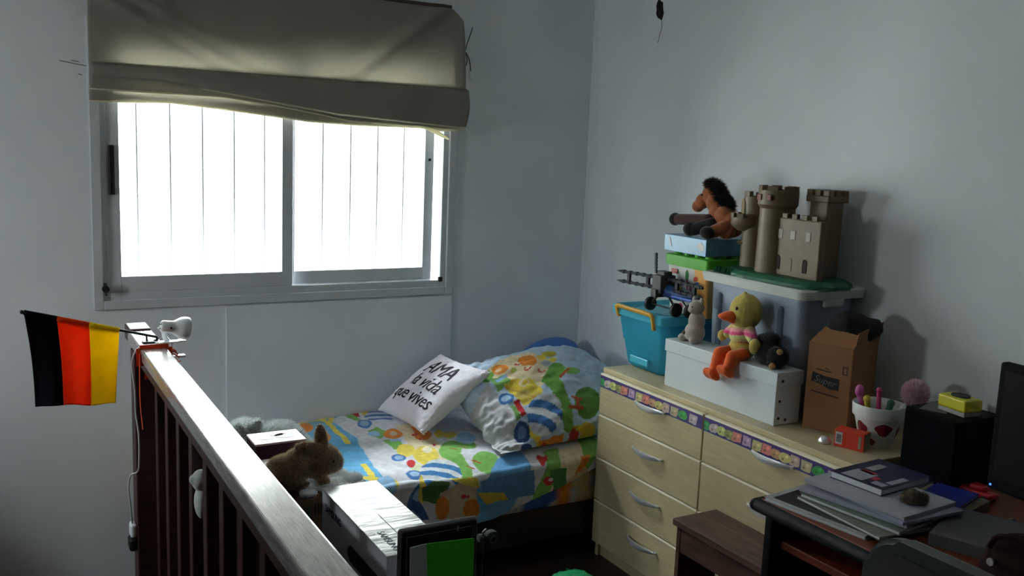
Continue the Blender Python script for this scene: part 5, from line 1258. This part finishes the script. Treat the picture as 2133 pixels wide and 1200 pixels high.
b = B(); ell(b, (2.188, 2.150, 0.968), (0.040, 0.052, 0.036)); ell(b, (2.190, 2.185, 0.99), (0.036, 0.032, 0.030)); ell(b, (2.180, 2.105, 0.966), (0.034, 0.034, 0.034)); ell(b, (2.198, 2.158, 1.01), (0.028, 0.035, 0.02)); ell(b, (2.165, 2.092, 0.948), (0.02, 0.018, 0.015))
furred('body', b, HK, bk, 0.0035, 4, 4000, 0.007, HK, seed=12)
TAN = M('tan_plush', (176, 136, 84), rough=0.9, sheen=0.3)
for p, r in (((2.160, 2.077, 0.990), 0.010), ((2.146, 2.090, 0.943), 0.011)):
    b = B(); ell(b, p, (r, r, r*0.95), None, 16); obj('tan_paw', b, TAN, bk, smooth=True)

# ------------------------------------------------------------------ brown shipping carton and the pot
KC = M('kraft_carton', (150, 106, 66), rough=0.75, var=0.08, scale=5)
kt = thing('kraft_carton', 'tall brown cardboard carton with a black logo at the right of the grey bin', 'box', (2.36, 1.95, ZT))
fx, fy = (2.213, 2.010), (2.258, 1.878)           # left and right bottom corners of the front
d1 = (Vector((fy[0], fy[1], 0))-Vector((fx[0], fx[1], 0))); W1 = d1.length; d1.normalize(); d2 = Vector((-d1.y, d1.x, 0))
if d2.x < 0: d2 = -d2
D1 = 0.200
def kp(u, w, z): return Vector((fx[0], fx[1], 0))+d1*u+d2*w+Vector((0, 0, z))
def kbox(b, u0, u1, w0, w1, z0, z1, bev=0.0):
    mm = Matrix(((d1.x, d2.x, 0, fx[0]), (d1.y, d2.y, 0, fx[1]), (0, 0, 1, 0), (0, 0, 0, 1)))
    box(b, u0, u1, w0, w1, z0, z1, bev, 2, mm)
b = B(); kbox(b, 0, W1, 0, D1, ZT, ZT+0.272, 0.002); obj('carton', b, KC, kt)
b = B()   # slanted front flap folded back, and the side flap standing
A = [kp(0, 0, ZT+0.272), kp(W1, 0, ZT+0.272), kp(W1+0.002, 0.05, ZT+0.305), kp(0.02, 0.06, ZT+0.315)]
vs = [b.verts.new(p) for p in A]; vs2 = [b.verts.new(p+Vector((0, 0, -0.003))) for p in A]
b.faces.new(vs); b.faces.new(vs2[::-1])
for k in range(4): b.faces.new((vs[k], vs[(k+1) % 4], vs2[(k+1) % 4], vs2[k]))
obj('front_flap', b, KC, kt)
b = B()
A = [kp(W1, 0.01, ZT+0.272), kp(W1, D1, ZT+0.272), kp(W1+0.010, D1, ZT+0.335), kp(W1+0.006, 0.012, ZT+0.318)]
vs = [b.verts.new(p) for p in A]; vs2 = [b.verts.new(p+Vector((0.002, 0.003, 0))) for p in A]
b.faces.new(vs); b.faces.new(vs2[::-1])
for k in range(4): b.faces.new((vs[k], vs[(k+1) % 4], vs2[(k+1) % 4], vs2[k]))
obj('side_flap', b, KC, kt)
fm = axes(kp(W1*0.46, 0, ZT+0.160)-d2*0.0006, d1, (0, 0, 1))
b = B(); prism(b, [(-0.044, 0.022), (-0.006, 0.014), (0.040, 0.012), (0.040, -0.024), (0.012, -0.024), (-0.02, -0.012), (-0.048, -0.008)], -0.0004, 0.0006, fm); lg = obj('logo_patch', b, M('logo_black', (26, 24, 26), rough=0.7), kt)
link_mesh('logo_lettering', text_mesh('Super', 0.030, fm @ Matrix.Translation((-0.004, -0.002, 0.0008)) @ Euler((0, 0, R(-8))).to_matrix().to_4x4(), 0.0002, shear=0.25), M('logo_grey', (120, 112, 104), rough=0.7), lg)
b = B()
for (u, v, w) in ((-0.01, 0.034, 0.05), (0.0, 0.041, 0.012)): prism(b, [(u-w/2, v), (u+w/2, v-0.004), (u+w/2, v-0.0075), (u-w/2, v-0.0035)], -0.0003, 0.0004, fm)
prism(b, [(-0.045, -0.036), (0.042, -0.043), (0.042, -0.0475), (-0.045, -0.040)], -0.0003, 0.0004, fm)
for (u, v, w, h) in ((0.050, 0.042, 0.003, 0.024), (0.062, 0.040, 0.003, 0.024), (0.056, 0.052, 0.014, 0.003), (0.056, 0.030, 0.014, 0.003)): prism(b, [(u-w/2, v-h/2), (u+w/2, v-h/2), (u+w/2, v+h/2), (u-w/2, v+h/2)], -0.0003, 0.0004, fm)
obj('printed_marks', b, M('card_print', (74, 52, 36), rough=0.8), kt)
b = B(); tube(b, [kp(0.03, 0.07, ZT+0.30), kp(0.07, 0.10, ZT+0.325), kp(0.12, 0.12, ZT+0.315), kp(0.16, 0.15, ZT+0.33)], [0.02, 0.045, 0.045, 0.02], n=12); ell(b, kp(0.07, 0.11, ZT+0.30), (0.06, 0.06, 0.035))
o = link_mesh('black_bag', fused(b, 0.006, 5), M('black_cloth', (20, 18, 20), rough=0.8, var=0.2), None, tuple(kp(0.07, 0.11, ZT+0.272)), True, True); tag(o, 'crumpled black cloth bag on top of the brown carton', 'bag')
pt = thing('cow_pot', 'white plant pot with dark red patches holding pens on the dresser', 'pot', (2.290, 1.795, ZT))
b = B(); lathe(b, [(0.0, 0.0), (0.044, 0.0), (0.046, 0.004), (0.066, 0.086), (0.067, 0.088), (0.0725, 0.089), (0.075, 0.122), (0.0735, 0.125), (0.070, 0.122), (0.063, 0.085), (0.044, 0.01), (0.0, 0.01)], 40, Matrix.Translation((2.290, 1.795, ZT)))
pp = obj('pot_body', b, M('white_pot', (226, 230, 226), rough=0.35, var=0.04), pt, smooth=True, auto=40)
RP = M('dark_red_patch', (128, 26, 36), rough=0.4)
for a, z, w, h in ((4.15, 0.058, 0.42, 0.017), (3.05, 0.052, 0.30, 0.024), (5.3, 0.05, 0.35, 0.02), (3.6, 0.018, 0.2, 0.010)):
    b = B(); nn = 20; c = []
    for k in range(nn):
        t = 2*PI*k/nn; aa = a+w*math.cos(t)*(1+0.15*math.sin(3*t)); zz = z+h*math.sin(t)*(1+0.2*math.sin(2*t+a))
        r = 0.046+(zz-0.004)*(0.020/0.082)+0.0008
        c.append(b.verts.new((2.290+r*math.cos(aa), 1.795+r*math.sin(aa), ZT+zz)))
    q = b.verts.new((2.290+(0.046+(z-0.004)*0.2439+0.0045)*math.cos(a), 1.795+(0.046+(z-0.004)*0.2439+0.0045)*math.sin(a), ZT+z)); [b.faces.new((c[k], c[(k+1) % nn], q)) for k in range(nn)]; obj('red_patch', b, RP, pp)
def pen(name, label, p, q, r, col, cap=None, cat='pen'):
    b = B(); cyl(b, p, q, r, r*0.9, 12); ell(b, q, (r*1.1,)*3, None, 10)
    if cap: ell(b, q, cap, None, 14)
    return single(name, b, M('pen_'+name, col, rough=0.5), label, cat, p, 'pens in the spotted pot', smooth=True, auto=50)
pen('pink_marker', 'pink topped marker at the left of the spotted pot', (2.27, 1.805, ZT+0.012), (2.252, 1.838, ZT+0.155), 0.010, (206, 100, 170), (0.013, 0.013, 0.020))
pen('yellow_marker', 'yellow marker in the spotted pot', (2.275, 1.80, ZT+0.012), (2.256, 1.812, ZT+0.137), 0.010, (206, 186, 60))
pen('magenta_pen', 'tall magenta pen in the spotted pot', (2.290, 1.79, ZT+0.012), (2.268, 1.782, ZT+0.170), 0.0075, (200, 60, 120))
pen('green_marker', 'green capped marker in the spotted pot', (2.305, 1.79, ZT+0.012), (2.29, 1.755, ZT+0.135), 0.010, (50, 110, 80))
fp = thing('fluffy_pen', 'pen with a fluffy pale pink pompom leaning out of the pot', 'pen', (2.31, 1.79, ZT+0.012), 0, 'pens in the spotted pot')
b = B(); cyl(b, (2.310, 1.79, ZT+0.012), (2.352, 1.744, ZT+0.140), 0.005, n=10); obj('barrel', b, WHITEP, fp, smooth=True)
b = B(); ell(b, (2.366, 1.733, ZT+0.162), (0.030, 0.030, 0.032)); furred('pompom', b, M('pink_fluff', (232, 200, 212), rough=0.95, sheen=0.5), fp, 0.004, 2, 7000, 0.014, M('pink_fluff', (232, 200, 212)), seed=21)
ob = thing('orange_box', 'small orange-red carton with a white bar label in front of the pot', 'box', (2.20, 1.80, ZT), 0)
m = axes((2.160, 1.835, ZT), (0.30, -0.954, 0), (0.954, 0.30, 0)) @ Matrix.Identity(4)
m = Matrix.Translation((2.158, 1.834, ZT)) @ Euler((0, 0, R(-72))).to_matrix().to_4x4()
b = B(); box(b, 0, 0.088, 0, 0.046, 0, 0.052, 0.0015, 2, m); obj('carton', b, M('orange_red_card', (226, 62, 36), rough=0.45), ob)
b = B(); box(b, 0.004, 0.024, -0.0008, 0.001, 0.008, 0.044, 0, 1, m); wl = obj('white_label', b, M('bar_label', (216, 216, 216), rough=0.5), ob)
b = B()
for k in range(6): box(b, 0.007+0.0025*k, 0.0082+0.0025*k, -0.0012, 0.0, 0.014, 0.038, 0, 1, m)
obj('bars', b, DARKP, wl)
b = B(); box(b, 0.072, 0.080, -0.0008, 0.001, 0.008, 0.044, 0, 1, m); box(b, 0.088, 0.0884, 0.002, 0.044, 0.002, 0.05, 0, 1, m); obj('end_print', b, M('card_green_grey', (150, 146, 124), rough=0.5), ob)
b = B(); lathe(b, [(0.0, 0.0), (0.018, 0.0), (0.019, 0.008), (0.012, 0.020), (0.0, 0.024)], 20, Matrix.Translation((2.150, 1.862, ZT))); tag(obj('metal_bell', b, CHROME, None, (2.150, 1.862, ZT), True, True), 'small dark metal bell beside the orange carton', 'bell')
# ------------------------------------------------------------------ stool
st = thing('wooden_stool', 'worn dark wooden stool with a rectangular seat before the drawers', 'stool', (1.965, 1.93, 0.0))
b = B(); box(b, 1.872, 2.052, 1.700, 2.190, 0.428, 0.450, 0.003); obj('seat', b, STOOLW, st)
b = B(); box(b, 1.884, 1.900, 1.715, 2.175, 0.345, 0.428, 0.002); obj('apron', b, STOOLW, st)
b = B(); box(b, 2.024, 2.040, 1.715, 2.175, 0.345, 0.428, 0.002); obj('apron', b, STOOLW, st)
for y in (1.712, 2.160):
    b = B(); box(b, 1.882, 2.042, y, y+0.018, 0.0, 0.428, 0.002); obj('leg_panel', b, STOOLW, st)
b = B(); box(b, 1.95, 1.975, 1.73, 2.160, 0.14, 0.17, 0.002); obj('stretcher', b, STOOLW, st)

# ------------------------------------------------------------------ desk
dk = thing('computer_desk', 'dark desk with a cherry laminate top and rounded black edge', 'desk', (2.05, 1.1, 0.0))
ZD = 0.735
b = B(); box(b, 1.700, 2.475, 0.55, 1.655, 0.705, ZD, 0.002); obj('desktop', b, DESKTOP, dk, label='cherry brown laminate top')
b = B(); tube(b, [(1.690, 0.55, 0.719), (1.690, 1.655, 0.719)], 0.0165, n=14, k=1); tube(b, [(1.69, 1.660, 0.719), (2.475, 1.660, 0.719)], 0.0165, n=14, k=1); ell(b, (1.69, 1.66, 0.719), (0.0165,)*3, None, 14); obj('black_edge', b, DESKB, dk, smooth=True)
b = B(); box(b, 1.715, 2.45, 1.625, 1.650, 0.0, 0.705, 0.003); obj('side_panel', b, DESKB, dk)
b = B(); box(b, 1.715, 2.45, 0.56, 0.585, 0.0, 0.705, 0.003); obj('side_panel', b, DESKB, dk)
b = B(); box(b, 2.40, 2.42, 0.585, 1.625, 0.25, 0.705, 0.002); obj('back_panel', b, DESKB, dk)
b = B(); box(b, 1.745, 2.20, 0.60, 1.622, 0.606, 0.628, 0.003); obj('keyboard_shelf', b, DESKTOP, dk)

# ------------------------------------------------------------------ books and papers on the desk
def sheetbox(name, label, cat, c, sx, sy, z0, z1, rot, mat, group=None):
    m = Matrix.Translation((c[0], c[1], 0)) @ Euler((0, 0, R(rot))).to_matrix().to_4x4()
    b = B(); box(b, -sx/2, sx/2, -sy/2, sy/2, z0, z1, min(0.001, (z1-z0)/4), 1, m)
    o = single(name, b, mat, label, cat, (c[0], c[1], z0), group)
    return o, m
def book(name, label, c, sx, sy, z0, z1, rot, cover, cat='book', group=None, pages=PAPER):
    m = Matrix.Translation((c[0], c[1], 0)) @ Euler((0, 0, R(rot))).to_matrix().to_4x4()
    t = thing(name, label, cat, (c[0], c[1], z0), 0, group)
    b = B(); box(b, -sx/2+0.003, sx/2-0.002, -sy/2+0.003, sy/2-0.003, z0+0.0012, z1-0.0012, 0, 1, m); obj('pages', b, pages, t)
    for (a, d) in ((z0, z0+0.0014), (z1-0.0014, z1)):
        b = B(); box(b, -sx/2, sx/2, -sy/2, sy/2, a, d, 0.0004, 1, m); obj('cover', b, cover, t)
    return t, m
NAVY = M('navy_cover', (30, 36, 72), rough=0.35); MAG = M('magazine_black', (40, 38, 44), rough=0.35, var=0.2, scale=20); RED = M('red_print', (190, 40, 50), rough=0.4); PRW = M('print_white', (168, 170, 184), rough=0.4)
KH = M('khaki_cover', (120, 124, 112), rough=0.5, var=0.15); BLU2 = M('royal_blue_cover', (34, 50, 140), rough=0.4); GRYC = M('grey_cover', (150, 150, 150), rough=0.5)
z = ZD
t, m = book('newspaper', 'white edged newspaper with black and red front at the desk corner', (1.815, 1.515), 0.20, 0.285, z, z+0.010, 8, M('newsprint', (170, 172, 172), rough=0.8), 'newspaper')
b = B(); box(b, -0.085, 0.085, -0.13, 0.125, z+0.010, z+0.0106, 0, 1, m); obj('black_print', b, MAG, t)
b = B(); box(b, 0.020, 0.082, 0.070, 0.118, z+0.0106, z+0.0111, 0, 1, m); obj('red_block', b, RED, t)
b = B(); box(b, -0.045, 0.06, -0.02, 0.066, z+0.0106, z+0.0111, 0, 1, m); obj('white_block', b, PRW, t)
z += 0.0114
t, m = book('magazine', 'dark magazine lying on the newspaper', (1.845, 1.455), 0.19, 0.27, z, z+0.008, -4, KH, 'magazine'); z += 0.0082
t, m = book('school_folder', 'green grey folder in the paper pile', (1.875, 1.46), 0.20, 0.275, z, z+0.010, 6, M('sage_folder', (104, 118, 108), rough=0.5), 'folder'); z += 0.0102
for k, (cx, cy, r_, h) in enumerate(((1.895, 1.475, 10, 0.009), (1.915, 1.455, -3, 0.008), (1.905, 1.470, 4, 0.010))):
    lab = ('thick white exercise pad, lowest of three in the desk pile', 'loose white pad turned slightly in the middle of the desk pile', 'white pad directly under the navy covered book')[k]
    sheetbox('paper_pad', lab, 'paper', (cx, cy), 0.205, 0.285, z, z+h, r_, M('paper_%d' % k, ((160, 166, 180), (146, 156, 176), (166, 170, 180))[k], rough=0.7, var=0.05), 'white pads in the desk pile'); z += h+0.0003
t, m = book('top_book', 'thick paperback with a navy and white cover on top of the desk pile', (1.965, 1.515), 0.200, 0.150, z, z+0.018, 4, NAVY); zt_ = z+0.018
for (x0, x1, y0, y1, mm_) in ((-0.09, -0.02, -0.01, 0.05, PRW), (-0.085, -0.06, -0.065, -0.03, PRW), (-0.05, 0.02, -0.068, -0.05, PRW), (-0.03, -0.01, 0.0, 0.04, RED), (0.0, 0.06, 0.02, 0.045, GRYC), (-0.06, -0.035, -0.028, -0.012, RED)):
    b = B(); box(b, x0, x1, y0, y1, zt_, zt_+0.0004, 0, 1, m); obj('cover_print', b, mm_, t)
t, m = book('spiral_notebook', 'navy spiral notebook under the speaker edge behind the top book', (2.085, 1.575), 0.20, 0.13, ZD, ZD+0.022, 3, NAVY, 'notebook')
z = ZD
sheetbox('grey_pad', 'wide grey paper pad near the chair on the desk', 'paper', (1.985, 1.245), 0.22, 0.17, z, z+0.030, 22, M('grey_paper', (96, 97, 98), rough=0.7, var=0.06)); z += 0.0165
sheetbox('cardboard_sheet', 'brown card sheet lying under the blue notebook', 'card', (2.085, 1.415), 0.195, 0.150, ZD, ZD+0.022, 12, M('brown_card', (108, 98, 76), rough=0.7))
t, m = book('blue_notebook', 'royal blue notebook with a pale label on the desk', (2.085, 1.412), 0.180, 0.105, ZD+0.0224, ZD+0.033, 16, BLU2, 'notebook')
b = B(); box(b, -0.06, -0.02, -0.018, 0.022, ZD+0.033, ZD+0.0334, 0, 1, m); obj('label', b, M('pale_label', (140, 140, 150), rough=0.5), t)
FR = M('brown_fuzzy', (120, 106, 86), rough=0.95, var=0.2, scale=40, sheen=0.4)
b = B(); ell(b, (1.900, 1.372, 0.810), (0.018, 0.017, 0.017)); ell(b, (1.918, 1.362, 0.806), (0.022, 0.016, 0.013)); ell(b, (1.889, 1.382, 0.806), (0.011, 0.010, 0.012))
o = furred('fuzzy_toy', b, FR, None, 0.003, 3, 3000, 0.006, seed=31, loc=(1.905, 1.37, 0.793)); tag(o, 'small brown fuzzy toy beside the blue notebook', 'plush toy')
# speaker with a paper slip and a yellow tape dispenser
SPB = M('speaker_wood', (12, 7, 7), rough=0.8, spec=0.15, var=0.15, stretch=(6, 6, 1)); SPG = M('speaker_cloth', (8, 9, 16), rough=0.95, spec=0.1, var=0.1, scale=200)
sp = thing('speaker', 'dark computer speaker with navy cloth front on the desk', 'speaker', (2.29, 1.555, ZD))
b = B(); box(b, 2.203, 2.38, 1.470, 1.640, ZD, 0.930, 0.003); obj('cabinet', b, SPB, sp)
b = B(); box(b, 2.194, 2.204, 1.476, 1.634, ZD+0.006, 0.924, 0.003); obj('grille_cloth', b, SPG, sp)
sheetbox('paper_slip', 'grey paper slip on top of the speaker', 'paper', (2.275, 1.59), 0.11, 0.07, 0.930, 0.9315, 20, M('slip', (96, 96, 98), rough=0.7))
ye = thing('tape_dispenser', 'small yellow box with a round black top opening on the speaker', 'dispenser', (2.29, 1.530, 0.930))
m = Matrix.Translation((2.285, 1.535, 0.930)) @ Euler((0, 0, R(-8))).to_matrix().to_4x4()
b = B(); box(b, -0.030, 0.030, -0.045, 0.045, 0.0, 0.012, 0.002, 2, m); obj('base', b, M('tape_grey', (150, 150, 140), rough=0.5), ye)
b = B(); box(b, -0.032, 0.032, -0.047, 0.047, 0.012, 0.046, 0.006, 3, m); obj('yellow_body', b, M('tape_yellow', (214, 206, 30), rough=0.4), ye)
b = B(); lathe(b, [(0.0, 0.001), (0.020, 0.001), (0.022, 0.003), (0.022, -0.004)], 24, m @ Matrix.Translation((0, 0.0, 0.0465)) @ Matrix.Diagonal((1, 1.2, 1, 1))); obj('round_opening', b, BLACKP, ye)
# monitor
MONB = M('monitor_black', (7, 7, 9), rough=0.75, spec=0.15)
mo = thing('monitor', 'black flat computer monitor at the right edge of the desk', 'monitor', (2.20, 1.12, ZD))
m = Matrix.Translation((2.185, 1.14, 0)) @ Euler((0, 0, R(-4))).to_matrix().to_4x4()
b = B(); box(b, -0.012, 0.016, -0.235, 0.235, ZD+0.055, 1.115, 0.006, 2, m); obj('casing', b, MONB, mo)
b = B(); box(b, -0.0135, -0.0115, -0.217, 0.217, ZD+0.085, 1.097, 0.001, 1, m); obj('screen', b, M('dark_screen', (5, 5, 8), rough=0.45, spec=0.2), mo)
b = B(); box(b, 0.016, 0.045, -0.14, 0.14, ZD+0.12, 1.05, 0.015, 3, m); box(b, 0.02, 0.045, -0.03, 0.03, ZD+0.01, ZD+0.2, 0.004, 2, m); lathe(b, [(0, 0), (0.11, 0), (0.108, 0.008), (0.03, 0.014), (0, 0.014)], 32, m @ Matrix.Translation((0.02, 0, ZD))); obj('stand', b, BLACKP, mo, smooth=True, auto=40)
b = B(); ell(b, m @ Vector((-0.0125, 0.222, ZD+0.067)), (0.0025, 0.003, 0.003), None, 12); obj('power_light', b, M('blue_light', (60, 110, 255), rough=0.3, emit=0.6), mo, smooth=True, label='tiny blue power light')
# red toy car
tcn = thing('toy_car', 'small red toy car in front of the monitor', 'toy car', (2.155, 1.305, ZD))
TX = 2.235; TY = 1.420
b = B(); box(b, TX-0.020, TX+0.020, TY-0.045, TY+0.045, ZD+0.010, ZD+0.026, 0.006, 3); box(b, TX-0.016, TX+0.016, TY-0.022, TY+0.020, ZD+0.024, ZD+0.040, 0.006, 3); obj('car_body', b, M('toy_red', (186, 26, 40), rough=0.3, coat=0.3), tcn, smooth=True, auto=40)
for sx in (-1, 1):
    for sy in (-1, 1):
        b = B(); cyl(b, (TX+0.014*sx, TY+0.028*sy, ZD+0.010), (TX+0.021*sx, TY+0.028*sy, ZD+0.010), 0.010, n=16); obj('wheel', b, PBk, tcn, smooth=True, auto=40)
b = B(); ell(b, (TX-0.016, TY+0.040, ZD+0.018), (0.004,)*3, None, 10); obj('headlight', b, M('amber_light', (220, 170, 90), rough=0.3), tcn, smooth=True)
b = B(); ell(b, (2.10, 1.275, ZD+0.014), (0.016, 0.012, 0.014)); ell(b, (2.135, 1.262, ZD+0.012), (0.012, 0.012, 0.012)); ell(b, (2.118, 1.266, ZD+0.011), (0.016, 0.008, 0.008))
tag(link_mesh('grey_trinket', fused(b, 0.003, 2), M('trinket_grey', (110, 110, 108), rough=0.4), None, (2.115, 1.27, ZD), True, True), 'small grey trinket beside the red toy car', 'trinket')
# brown leather bag on the desk edge
LE = M('brown_leather', (34, 18, 15), rough=0.85, spec=0.1, var=0.2, scale=20, bump=0.3, bscale=90)
bg_ = thing('brown_bag', 'rounded dark brown leather bag at the lower right on the desk', 'bag', (1.80, 1.04, ZD))
b = B(); ell(b, (1.82, 1.01, ZD+0.062), (0.060, 0.115, 0.066)); ell(b, (1.82, 1.01, ZD+0.038), (0.066, 0.125, 0.038)); furred('body', b, LE, bg_, 0.005, 5, 0, 0.004)
b = B(); tube(b, [(1.775, 1.09, ZD+0.09), (1.765, 1.06, ZD+0.125), (1.765, 0.97, ZD+0.128), (1.775, 0.93, ZD+0.09)], 0.006, n=8); obj('strap', b, LE, bg_, smooth=True)
b = B(); cyl(b, (1.762, 1.075, ZD+0.065), (1.757, 1.075, ZD+0.065), 0.008, n=14); obj('buckle', b, CHROME, bg_)

# ------------------------------------------------------------------ chair
CH = M('chair_fabric', (36, 47, 44), rough=0.85, var=0.12, scale=30, sheen=0.2)
CHD = M('chair_dark_pad', (24, 24, 28), rough=0.6, var=0.1)
chr_ = thing('office_chair', 'dark grey green office chair pushed up to the desk front', 'chair', (1.62, 0.93, 0.0))
def backpoly(hw, h, r):
    P = [(-hw, 0), (hw, 0)]
    for k in range(9): a = PI/2*k/8; P.append((hw-r+r*math.cos(a), h-r+r*math.sin(a)))
    for k in range(9): a = PI/2+PI/2*k/8; P.append((-hw+r+r*math.cos(a), h-r+r*math.sin(a)))
    return P
mb = axes((1.455, 0.945, 0.50), (0, 1, 0), (0.10, 0, 1))
b = B(); prism(b, backpoly(0.215, 0.388, 0.07), -0.005, 0.040, mb)
bmesh.ops.bevel(b, geom=[e for e in b.edges if abs((mb.inverted() @ e.verts[0].co).z-(mb.inverted() @ e.verts[1].co).z) < 0.001], offset=0.010, segments=3, affect='EDGES')
bk_ = obj('backrest', b, CH, chr_, smooth=True, auto=45)
b = B(); prism(b, backpoly(0.190, 0.345, 0.055), -0.006, 0.0, mb @ Matrix.Translation((0, 0.018, -0.004))); obj('rear_shell', b, CHD, bk_)
b = B(); box(b, 1.46, 1.90, 0.73, 1.16, 0.43, 0.49, 0.025, 4); obj('seat', b, CH, chr_, smooth=True, auto=45)
b = B(); tube(b, [(1.66, 0.945, 0.43), (1.50, 0.945, 0.415), (1.435, 0.945, 0.45), (1.447, 0.945, 0.60)], 0.014, n=8); obj('back_bracket', b, BLACKP, chr_, smooth=True)
b = B(); cyl(b, (1.68, 0.945, 0.09), (1.68, 0.945, 0.43), 0.025, n=18); obj('gas_column', b, CHROME, chr_, smooth=True, auto=40)
for k in range(5):
    a = 2*PI*k/5+0.3; e_ = Vector((1.68+0.27*math.cos(a), 0.945+0.27*math.sin(a), 0.07))
    b = B(); tube(b, [(1.68, 0.945, 0.10), tuple(e_)], [0.024, 0.015], n=8, k=1); lg = obj('base_leg', b, BLACKP, chr_, smooth=True)
    b = B(); cyl(b, e_+Vector((-0.012*math.sin(a), 0.012*math.cos(a), -0.042)), e_+Vector((0.012*math.sin(a), -0.012*math.cos(a), -0.042)), 0.028, n=18); cyl(b, e_, e_-Vector((0, 0, 0.03)), 0.006, n=8); obj('caster', b, BLACKP, lg)
# green plastic bag on the floor
GP = M('green_plastic_bag', (30, 150, 96), rough=0.3, var=0.15, scale=8, transl=0.25, bump=0.5, bscale=18, bdist=0.01)
b = B()
ell(b, (1.735, 2.53, 0.075), (0.085, 0.08, 0.075)); ell(b, (1.70, 2.53, 0.105), (0.05, 0.05, 0.045)); ell(b, (1.77, 2.51, 0.10), (0.05, 0.045, 0.045))
me = fused(b, 0.006, 3)
for v in me.vertices:
    k = 0.012*nz(v.co.x*22, v.co.y*22, v.co.z*22)+0.006*nz(v.co.x*50, v.co.y*50, v.co.z*40)
    v.co += v.normal*k
    if v.co.z < 0.001: v.co.z = 0.001
o = link_mesh('green_bag', me, GP, None, (1.735, 2.53, 0.0), True, True); tag(o, 'crumpled green plastic bag on the floor before the bed', 'bag')
